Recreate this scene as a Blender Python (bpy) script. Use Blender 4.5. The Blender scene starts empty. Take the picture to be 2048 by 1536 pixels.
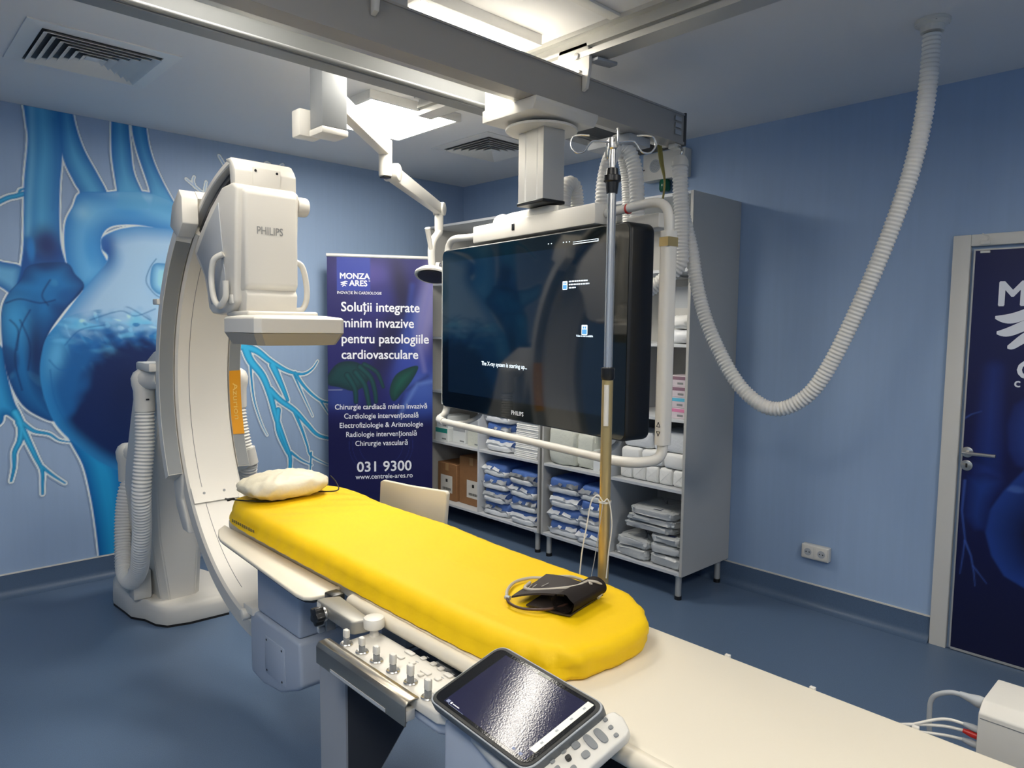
import bpy, bmesh, math, random
import numpy as np
from mathutils import Vector, Matrix
random.seed(7)
rng = np.random.default_rng(7)
SC = bpy.context.scene
COL = SC.collection

# ------------------------------------------------------------------ camera
H = 1.58
FPX = 1405.71
YAW, PIT, ROL = math.radians(46.63741), math.radians(4.6471), math.radians(0.69065)
def _axes():
    fw = np.array([math.cos(YAW) * math.cos(PIT), math.sin(YAW) * math.cos(PIT), -math.sin(PIT)])
    rt = np.array([math.sin(YAW), -math.cos(YAW), 0.0])
    up = np.cross(rt, fw)
    c, s = math.cos(ROL), math.sin(ROL)
    return fw, c * rt + s * up, -s * rt + c * up
FW, RT, UP = _axes()
cam_d = bpy.data.cameras.new('camera')
cam_d.sensor_fit = 'HORIZONTAL'
cam_d.sensor_width = 36.0
cam_d.lens = FPX / 2048.0 * 36.0
cam_d.clip_start = 0.02
cam = bpy.data.objects.new('camera', cam_d)
COL.objects.link(cam)
M = Matrix.Identity(4)
for i in range(3):
    M[i][0], M[i][1], M[i][2] = RT[i], UP[i], -FW[i]
M[2][3] = H
cam.matrix_world = M
SC.camera = cam

# ------------------------------------------------------------------ world, exposure
SC.view_settings.view_transform = 'Standard'
SC.view_settings.look = 'None'
SC.view_settings.gamma = 1.0
SC.view_settings.use_curve_mapping = False
SC.view_settings.exposure = 1.42
world = bpy.data.worlds.new('world')
SC.world = world
world.use_nodes = True
world.node_tree.nodes['Background'].inputs[0].default_value = (0.5, 0.55, 0.6, 1)
world.node_tree.nodes['Background'].inputs[1].default_value = 0.02
try:
    SC.cycles.use_denoising = True
    SC.cycles.max_bounces = 8
    SC.cycles.diffuse_bounces = 5
    SC.cycles.sample_clamp_indirect = 6.0
except Exception:
    pass
LAMP_STRENGTH = 13.0          # the ceiling fixtures' diffusers
LAMP_COLOR = (1.0, 0.94, 0.84)

# room
XR, YM, ZC = 3.955, 4.83, 2.785
XB, YB = -1.7, -2.3

# ------------------------------------------------------------------ points of the photo on planes of the room
def ray(px, py):
    return FW + RT * (px - 1024) / FPX - UP * (py - 768) / FPX
def on(px, py, ax, v):
    d = ray(px, py)
    o = np.array([0, 0, H])
    return o + (v - o[ax]) / d[ax] * d
def atx(px, py, v): return on(px, py, 0, v)
def aty(px, py, v): return on(px, py, 1, v)
def atz(px, py, v): return on(px, py, 2, v)
def atv(px, py, p0, p1):
    e = (p1[0] - p0[0], p1[1] - p0[1])
    n = np.array([-e[1], e[0], 0.0])
    d = ray(px, py)
    t = (n[0] * p0[0] + n[1] * p0[1]) / (n @ d)
    return np.array([0, 0, H]) + t * d

# ------------------------------------------------------------------ materials
def lin(c):
    o = []
    for v in c[:3]:
        v = v / 255.0
        o.append(v / 12.92 if v <= 0.04045 else ((v + 0.055) / 1.055) ** 2.4)
    return tuple(o) + (1.0,)
MATS = {}
def mat(name, c, rough=0.5, metal=0.0, noise=0.0, nscale=30.0, bump=0.0, bscale=200.0, emit=None, spec=0.5,
        stretch=None, alpha=1.0, trans=0.0, coat=0.0, sub=0.0):
    if name in MATS: return MATS[name]
    m = bpy.data.materials.new(name)
    m.use_nodes = True
    nt = m.node_tree
    b = nt.nodes['Principled BSDF']
    col = lin(c)
    b.inputs['Base Color'].default_value = col
    b.inputs['Roughness'].default_value = rough
    b.inputs['Metallic'].default_value = metal
    b.inputs['Specular IOR Level'].default_value = spec
    b.inputs['Alpha'].default_value = alpha
    b.inputs['Transmission Weight'].default_value = trans
    b.inputs['Coat Weight'].default_value = coat
    if emit:
        b.inputs['Emission Color'].default_value = lin(emit[0]) if len(emit) == 2 else emit[0]
        b.inputs['Emission Strength'].default_value = emit[1]
    if noise or bump:
        geo = nt.nodes.new('ShaderNodeNewGeometry')
        mp = nt.nodes.new('ShaderNodeMapping')
        if stretch: mp.inputs['Scale'].default_value = stretch
        nt.links.new(geo.outputs['Position'], mp.inputs['Vector'])
    if noise:
        n = nt.nodes.new('ShaderNodeTexNoise')
        n.inputs['Scale'].default_value = nscale
        n.inputs['Detail'].default_value = 4
        nt.links.new(mp.outputs[0], n.inputs['Vector'])
        r = nt.nodes.new('ShaderNodeMapRange')
        r.inputs[1].default_value, r.inputs[2].default_value = 0.3, 0.7
        r.inputs[3].default_value, r.inputs[4].default_value = 1 - noise, 1 + noise
        nt.links.new(n.outputs['Fac'], r.inputs[0])
        mx = nt.nodes.new('ShaderNodeVectorMath'); mx.operation = 'SCALE'
        mx.inputs[0].default_value = col[:3]
        nt.links.new(r.outputs[0], mx.inputs['Scale'])
        nt.links.new(mx.outputs[0], b.inputs['Base Color'])
    if bump:
        n2 = nt.nodes.new('ShaderNodeTexNoise')
        n2.inputs['Scale'].default_value = bscale
        n2.inputs['Detail'].default_value = 3
        nt.links.new(mp.outputs[0], n2.inputs['Vector'])
        bp = nt.nodes.new('ShaderNodeBump')
        bp.inputs['Strength'].default_value = bump
        bp.inputs['Distance'].default_value = 0.004
        nt.links.new(n2.outputs['Fac'], bp.inputs['Height'])
        nt.links.new(bp.outputs[0], b.inputs['Normal'])
    MATS[name] = m
    return m
def mat_attr(name, rough, wallmix=False, base=None, noise=0.0, nscale=30, stretch=(1, 1, 1), spec=0.5):
    """colour from the mesh's 'art' attribute (painted or printed artwork); alpha mixes with the wall paint"""
    m = bpy.data.materials.new(name)
    m.use_nodes = True
    nt = m.node_tree
    b = nt.nodes['Principled BSDF']
    b.inputs['Roughness'].default_value = rough
    b.inputs['Specular IOR Level'].default_value = spec
    at = nt.nodes.new('ShaderNodeAttribute'); at.attribute_name = 'art'
    if wallmix:
        src = MATS['wall_paint'].node_tree
        geo = nt.nodes.new('ShaderNodeNewGeometry')
        mp = nt.nodes.new('ShaderNodeMapping'); mp.inputs['Scale'].default_value = stretch
        nt.links.new(geo.outputs['Position'], mp.inputs['Vector'])
        n = nt.nodes.new('ShaderNodeTexNoise'); n.inputs['Scale'].default_value = nscale; n.inputs['Detail'].default_value = 4
        nt.links.new(mp.outputs[0], n.inputs['Vector'])
        r = nt.nodes.new('ShaderNodeMapRange')
        r.inputs[1].default_value, r.inputs[2].default_value = 0.3, 0.7
        r.inputs[3].default_value, r.inputs[4].default_value = 1 - noise, 1 + noise
        nt.links.new(n.outputs['Fac'], r.inputs[0])
        sc = nt.nodes.new('ShaderNodeVectorMath'); sc.operation = 'SCALE'
        sc.inputs[0].default_value = lin(base)[:3]
        nt.links.new(r.outputs[0], sc.inputs['Scale'])
        mx = nt.nodes.new('ShaderNodeMix'); mx.data_type = 'RGBA'
        nt.links.new(at.outputs['Alpha'], mx.inputs[0])
        nt.links.new(sc.outputs[0], mx.inputs[6])
        nt.links.new(at.outputs['Color'], mx.inputs[7])
        nt.links.new(mx.outputs[2], b.inputs['Base Color'])
    else:
        nt.links.new(at.outputs['Color'], b.inputs['Base Color'])
    MATS[name] = m
    return m

WALL_RGB = (149, 172, 203)
WALL_N, WALL_S, WALL_ST = 0.02, 5.0, (7, 7, 0.45)
mat('wall_paint', WALL_RGB, 0.55, noise=WALL_N, nscale=WALL_S, stretch=WALL_ST, spec=0.35)
mat('ceiling_paint', (224, 224, 224), 0.75, spec=0.2)
mat('floor_vinyl', (92, 112, 138), 0.42, noise=0.10, nscale=260, bump=0.06, bscale=420, spec=0.45)
mat('skirting_vinyl', (80, 100, 126), 0.42, noise=0.10, nscale=260, bump=0.06, bscale=420, spec=0.45)
mat('white_plastic', (214, 211, 203), 0.38)
mat('cream_plastic', (213, 209, 200), 0.4)
mat('white_metal', (225, 224, 220), 0.3)
mat('light_grey', (168, 172, 176), 0.45)
mat('mid_grey', (128, 131, 133), 0.45)
mat('dark_grey', (62, 64, 66), 0.5)
mat('beam_grey', (160, 157, 151), 0.5)
mat('aluminium', (198, 197, 192), 0.36, metal=0.55)
mat('steel', (205, 203, 198), 0.25, metal=0.85)
mat('clamp_metal', (150, 148, 141), 0.42, metal=0.5)
mat('warm_steel', (176, 168, 154), 0.3, metal=0.95)
mat('brass', (200, 176, 122), 0.34, metal=0.7)
mat('black_plastic', (22, 23, 24), 0.35)
mat('black_rubber', (18, 18, 18), 0.7)
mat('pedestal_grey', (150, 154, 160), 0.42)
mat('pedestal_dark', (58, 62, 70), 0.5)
mat('cover_grey', (164, 174, 190), 0.42)
mat('melamine', (200, 203, 206), 0.5)
mat('melamine_side', (184, 183, 178), 0.5)
mat('yellow_fabric', (236, 194, 6), 0.6, bump=0.16, bscale=60, spec=0.3)
mat('cuff_fabric', (42, 34, 31), 0.6, bump=0.3, bscale=500)
mat('diffuser', (250, 250, 245), 0.5, emit=((LAMP_COLOR + (1.0,)), LAMP_STRENGTH, 0))
mat('hose_white', (226, 224, 218), 0.42)
mat('text_white', (236, 238, 244), 0.6)
mat('text_grey', (140, 140, 138), 0.5)
mat('blue_drape', (84, 118, 186), 0.5, bump=0.8, bscale=45)
mat('white_wrap', (222, 225, 228), 0.3, bump=0.8, bscale=50)
mat('clear_wrap', (214, 216, 204), 0.22, bump=0.7, bscale=40)
mat('grey_wrap', (190, 193, 194), 0.24, bump=1.0, bscale=38)
mat('tissue', (235, 235, 232), 0.7, bump=0.4, bscale=60)
mat('cardboard', (142, 102, 66), 0.75, noise=0.06, nscale=20)
mat('orange_label', (206, 140, 22), 0.5)
mat('pillow_cover', (224, 216, 192), 0.5, bump=0.55, bscale=42)
mat('green_lens', (20, 96, 66), 0.2)
mat('red_plastic', (190, 40, 36), 0.4)
mat('screen_black', (6, 16, 20), 0.06, spec=0.7)
mat('monitor_black', (20, 21, 22), 0.4)
mat('white_board', (222, 214, 196), 0.4)

# ------------------------------------------------------------------ mesh building
WL = {}
class MB:
    def __init__(s): s.bm = bmesh.new()
    def merge(s, b, M=None):
        if M is not None: b.transform(M)
        me = bpy.data.meshes.new('t'); b.to_mesh(me); b.free()
        s.bm.from_mesh(me); bpy.data.meshes.remove(me)
        return s
    def box(s, lo, hi, bev=0.0, seg=2, M=None):
        b = bmesh.new(); bmesh.ops.create_cube(b, size=1)
        lo, hi = Vector(lo), Vector(hi)
        for v in b.verts:
            v.co = Vector([lo[i] + (v.co[i] + 0.5) * (hi[i] - lo[i]) for i in range(3)])
        if bev: bmesh.ops.bevel(b, geom=b.edges[:], offset=bev, segments=seg, affect='EDGES', profile=0.5)
        return s.merge(b, M)
    def prism(s, pts, lo, hi, axis='z', bev=0.0, seg=2, M=None, bevel_all=True):
        b = bmesh.new()
        def mk(p, h):
            if axis == 'x': return (h, p[0], p[1])
            if axis == 'y': return (p[0], h, p[1])
            return (p[0], p[1], h)
        a = [b.verts.new(mk(p, lo)) for p in pts]; c = [b.verts.new(mk(p, hi)) for p in pts]
        n = len(pts)
        f0 = b.faces.new(a); f1 = b.faces.new(c[::-1])
        for i in range(n): b.faces.new((a[i], c[i], c[(i + 1) % n], a[(i + 1) % n])[::-1])
        bmesh.ops.recalc_face_normals(b, faces=b.faces[:])
        if bev:
            ed = b.edges[:] if bevel_all else [e for f in (f0, f1) for e in f.edges]
            bmesh.ops.bevel(b, geom=list(set(ed)), offset=bev, segments=seg, affect='EDGES', profile=0.5)
        return s.merge(b, M)
    def tube(s, pts, r, n=12, closed=False, caps=True, M=None):
        pts = [Vector(p) for p in pts]; N = len(pts)
        rr = r if hasattr(r, '__len__') else [r] * N
        b = bmesh.new(); rings = []
        t0 = (pts[1] - pts[0]).normalized()
        u = t0.orthogonal().normalized()
        for i, p in enumerate(pts):
            if closed: t = pts[(i + 1) % N] - pts[i - 1]
            else: t = pts[min(i + 1, N - 1)] - pts[max(i - 1, 0)]
            if t.length < 1e-9: t = t0
            t.normalize()
            u = (u - t * u.dot(t))
            if u.length < 1e-6: u = t.orthogonal()
            u.normalize(); w = t.cross(u)
            rings.append([b.verts.new(p + (u * math.cos(2 * math.pi * k / n) + w * math.sin(2 * math.pi * k / n)) * rr[i]) for k in range(n)])
        for i in range(N if closed else N - 1):
            A, B = rings[i], rings[(i + 1) % N]
            for k in range(n): b.faces.new((A[k], A[(k + 1) % n], B[(k + 1) % n], B[k]))
        if caps and not closed:
            b.faces.new(rings[0][::-1]); b.faces.new(rings[-1])
        return s.merge(b, M)
    def cyl(s, p0, p1, r, n=24, r1=None, bev=0.0, M=None):
        p0, p1 = Vector(p0), Vector(p1)
        r1 = r if r1 is None else r1
        if bev:
            d = (p1 - p0); L = d.length; d.normalize()
            P = [p0, p0 + d * bev * .3, p0 + d * bev, p1 - d * bev, p1 - d * bev * .3, p1]
            R = [r - bev, r - bev * .3, r, r1, r1 - bev * .3, r1 - bev]
            return s.tube(P, R, n, M=M)
        return s.tube([p0, p1], [r, r1], n, M=M)
    def lathe(s, prof, p, ax=(0, 0, 1), n=32, M=None):
        ax = Vector(ax).normalized(); p = Vector(p)
        u = ax.orthogonal().normalized(); w = ax.cross(u)
        b = bmesh.new(); rings = []
        for (r, h) in prof:
            r = max(r, 1e-4)
            rings.append([b.verts.new(p + ax * h + (u * math.cos(2 * math.pi * k / n) + w * math.sin(2 * math.pi * k / n)) * r) for k in range(n)])
        for A, B in zip(rings, rings[1:]):
            for k in range(n): b.faces.new((A[k], A[(k + 1) % n], B[(k + 1) % n], B[k]))
        b.faces.new(rings[0][::-1]); b.faces.new(rings[-1])
        bmesh.ops.recalc_face_normals(b, faces=b.faces[:])
        return s.merge(b, M)
    def quad(s, pts):
        s.bm.faces.new([s.bm.verts.new(tuple(p)) for p in pts]); return s
    def blob(s, c, size, e=0.35, n1=22, n2=14, amp=0.0, seed=0, M=None, jit=0.0):
        """soft superellipsoid parcel"""
        b = bmesh.new(); R = random.Random(seed)
        ph = [R.uniform(0, 6.28) for _ in range(12)]
        def sg(x, p): return math.copysign(abs(x) ** p, x)
        rings = []
        for j in range(n2 + 1):
            ph_ = -math.pi / 2 + math.pi * j / n2
            ring = []
            for i in range(n1):
                th = 2 * math.pi * i / n1
                x = sg(math.cos(ph_), e) * sg(math.cos(th), e); y = sg(math.cos(ph_), e) * sg(math.sin(th), e); z = sg(math.sin(ph_), e * 1.6)
                k = 1 + amp * (math.sin(3 * th + ph[0]) * .5 + math.sin(7 * th + 3 * ph_ + ph[1]) * .35 + math.sin(11 * th - 5 * ph_ + ph[2]) * .3)
                kz = 1 + amp * 1.6 * (math.sin(4 * x + ph[3]) + math.sin(5 * y + ph[4])) * .5
                ring.append(b.verts.new((c[0] + x * size[0] / 2 * k + R.uniform(-jit, jit), c[1] + y * size[1] / 2 * k + R.uniform(-jit, jit), c[2] + z * size[2] / 2 * kz + R.uniform(-jit, jit) * (.6 if z > -.8 else 0))))
            rings.append(ring)
        for A, B in zip(rings, rings[1:]):
            for k in range(n1): b.faces.new((A[k], A[(k + 1) % n1], B[(k + 1) % n1], B[k]))
        bmesh.ops.remove_doubles(b, verts=b.verts[:], dist=1e-5)
        return s.merge(b, M)
    def build(s, name, material, parent=None, smooth=38, base=False):
        bm = s.bm
        vs = np.array([v.co[:] for v in bm.verts])
        lo, hi = vs.min(0), vs.max(0)
        c = (lo + hi) / 2
        if base: c[2] = lo[2]
        c = Vector(c.tolist())
        bmesh.ops.translate(bm, verts=bm.verts[:], vec=-c)
        me = bpy.data.meshes.new(name); bm.to_mesh(me); bm.free()
        return link(name, me, material, parent, c, smooth)
def link(name, me, material, parent, c, smooth=38):
    o = bpy.data.objects.new(name, me); COL.objects.link(o)
    for m in (material if isinstance(material, (list, tuple)) else [material]):
        me.materials.append(MATS[m] if isinstance(m, str) else m)
    if smooth:
        me.shade_smooth()
        me.set_sharp_from_angle(angle=math.radians(smooth))
    WL[o] = Vector(c)
    if parent is not None:
        o.parent = parent; o.location = Vector(c) - WL[parent]
    else: o.location = c
    return o
def thing(name, label, cat, loc, group=None):
    o = bpy.data.objects.new(name, None); COL.objects.link(o)
    o.empty_display_size = 0.05; o.location = loc; WL[o] = Vector(loc)
    return tag(o, label, cat, group)
def tag(o, label, cat, group=None):
    o['label'] = label; o['category'] = cat
    if group: o['group'] = group
    return o
def struct(o): o['kind'] = 'structure'; return o
def crom(pts, per=12, closed=False):
    P = [Vector(p) for p in pts]; N = len(P); out = []
    rngi = range(N if closed else N - 1)
    for i in rngi:
        if closed: a, b, c, d = P[i - 1], P[i], P[(i + 1) % N], P[(i + 2) % N]
        else: a, b, c, d = P[max(i - 1, 0)], P[i], P[i + 1], P[min(i + 2, N - 1)]
        for k in range(per):
            t = k / per
            out.append(0.5 * ((2 * b) + (c - a) * t + (2 * a - 5 * b + 4 * c - d) * t * t + (3 * b - a - 3 * c + d) * t ** 3))
    if not closed: out.append(P[-1])
    return out
def resample(pts, step):
    P = [Vector(p) for p in pts]; L = [0]
    for a, b in zip(P, P[1:]): L.append(L[-1] + (b - a).length)
    n = max(2, int(L[-1] / step)); out = []; j = 0
    for i in range(n + 1):
        s = L[-1] * i / n
        while j < len(P) - 2 and L[j + 1] < s: j += 1
        t = (s - L[j]) / max(L[j + 1] - L[j], 1e-9)
        out.append(P[j].lerp(P[j + 1], min(t, 1)))
    return out
def hose_mb(pts, r, pitch=0.013, amp=0.13, n=18, mb=None):
    P = resample(crom(pts, 14), pitch / 6)
    rr = [r * (1 - amp * (0.5 - 0.5 * math.cos(math.pi / 3 * i))) for i in range(len(P))]
    mb = mb or MB()
    return mb.tube(P, rr, n)
def text_mesh(body, size, bold=0.0, align='LEFT', sx=1.0, spacing=1.0, depth=0.0):
    cu = bpy.data.curves.new('txt', 'FONT'); cu.body = body; cu.size = size
    cu.align_x = align; cu.space_character = spacing; cu.extrude = depth; cu.resolution_u = 3
    o = bpy.data.objects.new('txt', cu); COL.objects.link(o)
    bpy.context.view_layer.update()
    dg = bpy.context.evaluated_depsgraph_get()
    me = bpy.data.meshes.new_from_object(o.evaluated_get(dg))
    bpy.data.objects.remove(o); bpy.data.curves.remove(cu)
    bm = bmesh.new(); bm.from_mesh(me); bpy.data.meshes.remove(me)
    for v in bm.verts: v.co.x *= sx
    bmesh.ops.remove_doubles(bm, verts=bm.verts[:], dist=size * 1e-4)
    bmesh.ops.dissolve_degenerate(bm, dist=size * 1e-5, edges=bm.edges[:])
    bm.normal_update()
    for f in bm.faces:
        f.smooth = False
        if f.normal.z < 0: f.normal_flip()
    if bold:                       # heavier strokes: the same glyphs shifted around their own outline
        src = bpy.data.meshes.new('t'); bm.to_mesh(src)
        for k in range(6):
            n0 = len(bm.verts); bm.from_mesh(src); bm.verts.ensure_lookup_table()
            d = Vector((math.cos(k * 1.0472) * bold, math.sin(k * 1.0472) * bold, (k + 1) * 8e-6))
            for v in bm.verts[n0:]: v.co += d
        bpy.data.meshes.remove(src)
    return bm
def add_text(mb, body, frame, pos, size, **k):
    """frame: (origin, u, v) world axes of the surface; pos = (a, b) on it"""
    bm = text_mesh(body, size, **k)
    o, u, v = [Vector(t) for t in frame]; n = u.cross(v)
    for vt in bm.verts:
        vt.co = o + u * (pos[0] + vt.co.x) + v * (pos[1] + vt.co.y) + n * vt.co.z
    return mb.merge(bm)
def grid_art(name, n1, n2, fn, P, parent, material, keep=None):
    """dense sheet whose 'art' attribute carries the print; fn(a, b) -> rgba linear arrays, P(a, b) -> world xyz"""
    a = np.linspace(0, 1, n1); b = np.linspace(0, 1, n2)
    A, B = np.meshgrid(a, b); A = A.ravel(); B = B.ravel()
    rgba = fn(A, B); pos = P(A, B)
    idx = np.arange(n1 * n2).reshape(n2, n1)
    q = np.stack([idx[:-1, :-1], idx[:-1, 1:], idx[1:, 1:], idx[1:, :-1]], -1).reshape(-1, 4)
    if keep is not None:
        k = keep(rgba); q = q[k[q].any(1)]
        used = np.unique(q); mp = -np.ones(n1 * n2, int); mp[used] = np.arange(len(used)); q = mp[q]; pos = pos[used]; rgba = rgba[used]
    c = (pos.min(0) + pos.max(0)) / 2
    me = bpy.data.meshes.new(name)
    me.vertices.add(len(pos)); me.vertices.foreach_set('co', (pos - c).astype(np.float32).ravel())
    me.loops.add(q.size); me.loops.foreach_set('vertex_index', q.astype(np.int32).ravel())
    me.polygons.add(len(q)); me.polygons.foreach_set('loop_start', np.arange(0, q.size, 4, dtype=np.int32))
    try: me.polygons.foreach_set('loop_total', np.full(len(q), 4, dtype=np.int32))
    except Exception: pass
    me.update(calc_edges=True)
    at = me.attributes.new('art', 'FLOAT_COLOR', 'POINT')
    at.data.foreach_set('color', rgba.astype(np.float32).ravel())
    me.validate()
    return link(name, me, material, parent, Vector(c.tolist()), 0)
# ================================================================== the room
def room_box(name, lo, hi, m): return struct(MB().box(lo, hi).build(name, m, smooth=0))
T = 0.12
room_box('floor', (XB - T, YB - T, -T), (XR + T, YM + T, 0), 'floor_vinyl')
room_box('ceiling', (XB - T, YB - T, ZC), (XR + T, YM + T, ZC + T), 'ceiling_paint')
room_box('wall_left', (XB - T, YM, 0), (XR + T, YM + T, ZC), 'wall_paint')
room_box('wall_right', (XR, YB, 0), (XR + T, YM, ZC), 'wall_paint')
room_box('wall_back', (XB - T, YB - T, 0), (XR + T, YB, ZC), 'wall_paint')
room_box('wall_front', (XB - T, YB, 0), (XB, YM, ZC), 'wall_paint')
# coved vinyl skirting: floor sheet curving up the wall
def cove(name, axis, v, lo, hi, sgn):
    r, h = 0.045, 0.13
    prof = [(0, 0), (0, h), (0.006, h)]
    for k in range(7):
        a = math.radians(90 * k / 6)
        prof.append((0.006 + r - r * math.cos(a), 0.001 + r - r * math.sin(a)))
    prof.append((0.006 + r, 0)); mb = MB()
    if axis == 'y': mb.prism([(v + sgn * p[0], p[1]) for p in prof], lo, hi, 'y')
    else: mb.prism([(v + sgn * p[0], p[1]) for p in prof], lo, hi, 'x')
    return struct(mb.build(name, 'skirting_vinyl', smooth=50))
cove('baseboard_left', 'x', YM - 0.0005, XB, XR - 0.0005, -1)
cove('baseboard_right', 'y', XR - 0.0005, 1.055, YM - 0.06, -1)
struct(MB().box((XB, YM - 0.009, 0.130), (XR - 0.01, YM - 0.0005, 0.137)).build('trim_1', 'white_plastic', smooth=0))
struct(MB().box((XR - 0.009, 1.055, 0.130), (XR - 0.0005, YM - 0.01, 0.137)).build('trim_2', 'white_plastic', smooth=0))
struct(MB().box((0.72, 1.765, ZC - 0.012), (2.235, 1.815, ZC - 0.0005), 0.002).build('trim_3', 'white_metal'))

# ------------------------------------------------------------------ artwork rasteriser (painted colours of mural, banner, door print)
def sd_poly(X, Y, pts):
    P = np.array(pts, float); d = np.full(len(X), 1e9); ins = np.zeros(len(X), bool)
    for i in range(len(P)):
        a, b = P[i], P[(i + 1) % len(P)]; e = b - a
        wx, wy = X - a[0], Y - a[1]
        t = np.clip((wx * e[0] + wy * e[1]) / max(e @ e, 1e-12), 0, 1)
        d = np.minimum(d, (wx - t * e[0]) ** 2 + (wy - t * e[1]) ** 2)
        c1, c2 = a[1] <= Y, b[1] > Y
        cr = e[0] * wy - e[1] * wx
        ins ^= (c1 & c2 & (cr > 0)) | (~c1 & ~c2 & (cr < 0))
    d = np.sqrt(d); return np.where(ins, -d, d)
def sd_line(X, Y, pts, r0, r1):
    P = np.array(pts, float); L = np.r_[0, np.cumsum(np.hypot(*(P[1:] - P[:-1]).T))]; L /= L[-1]
    best = np.full(len(X), 1e9)
    for i in range(len(P) - 1):
        a, b = P[i], P[i + 1]; e = b - a; wx, wy = X - a[0], Y - a[1]
        t = np.clip((wx * e[0] + wy * e[1]) / max(e @ e, 1e-12), 0, 1)
        r = r0 + (r1 - r0) * (L[i] + t * (L[i + 1] - L[i]))
        best = np.minimum(best, np.hypot(wx - t * e[0], wy - t * e[1]) - r)
    return best
def sm(x, a, b):
    t = np.clip((x - a) / (b - a), 0, 1); return t * t * (3 - 2 * t)
def nz(x, y, f, seed=0):
    R = np.random.default_rng(seed); o = np.zeros(len(x))
    for k in range(7):
        a = R.uniform(0, 6.28); w = f * R.uniform(.6, 1.7); o += np.sin(w * (x * math.cos(a) + y * math.sin(a)) + R.uniform(0, 6.28) + 1.5 * np.sin(w * .6 * (y * math.cos(a) - x * math.sin(a))))
    return o / 7 ** .5
def L3(c): return np.array(lin(c)[:3])
class Art:
    def __init__(s, X, Y, base=None):
        s.X, s.Y = X, Y; s.c = np.zeros((len(X), 4))
        if base is not None: s.c[:] = [*L3(base), 1]
    def put(s, rgb, a):
        a = np.clip(a, 0, 1)[:, None]; rgb = np.broadcast_to(rgb, (len(s.X), 3))
        s.c[:, :3] = s.c[:, :3] * (1 - a) + rgb * a
        s.c[:, 3:] = s.c[:, 3:] * (1 - a) + a
    def fill(s, d, edge, core, width, aa=0.004, p=1.0, al=1.0):
        t = (np.clip(-d / width, 0, 1) ** p)[:, None]
        s.put(L3(edge) * (1 - t) + L3(core) * t, sm(-d, -aa, aa) * al)
    def blob(s, x, y, rx, ry, rgb, al=1.0, rot=0.0, mask=None, pw=1.0):
        c, n = math.cos(rot), math.sin(rot); dx, dy = s.X - x, s.Y - y
        q = ((dx * c + dy * n) / rx) ** 2 + ((dy * c - dx * n) / ry) ** 2
        a = al * np.exp(-q ** pw)
        if mask is not None: a = a * mask
        s.put(L3(rgb), a)
    def stroke(s, pts, r, rgb, al=1.0, soft=0.004, mask=None, r1=None):
        d = sd_line(s.X, s.Y, pts, r, r if r1 is None else r1); a = sm(-d, -soft, soft) * al
        if mask is not None: a = a * mask
        s.put(L3(rgb), a)

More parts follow.
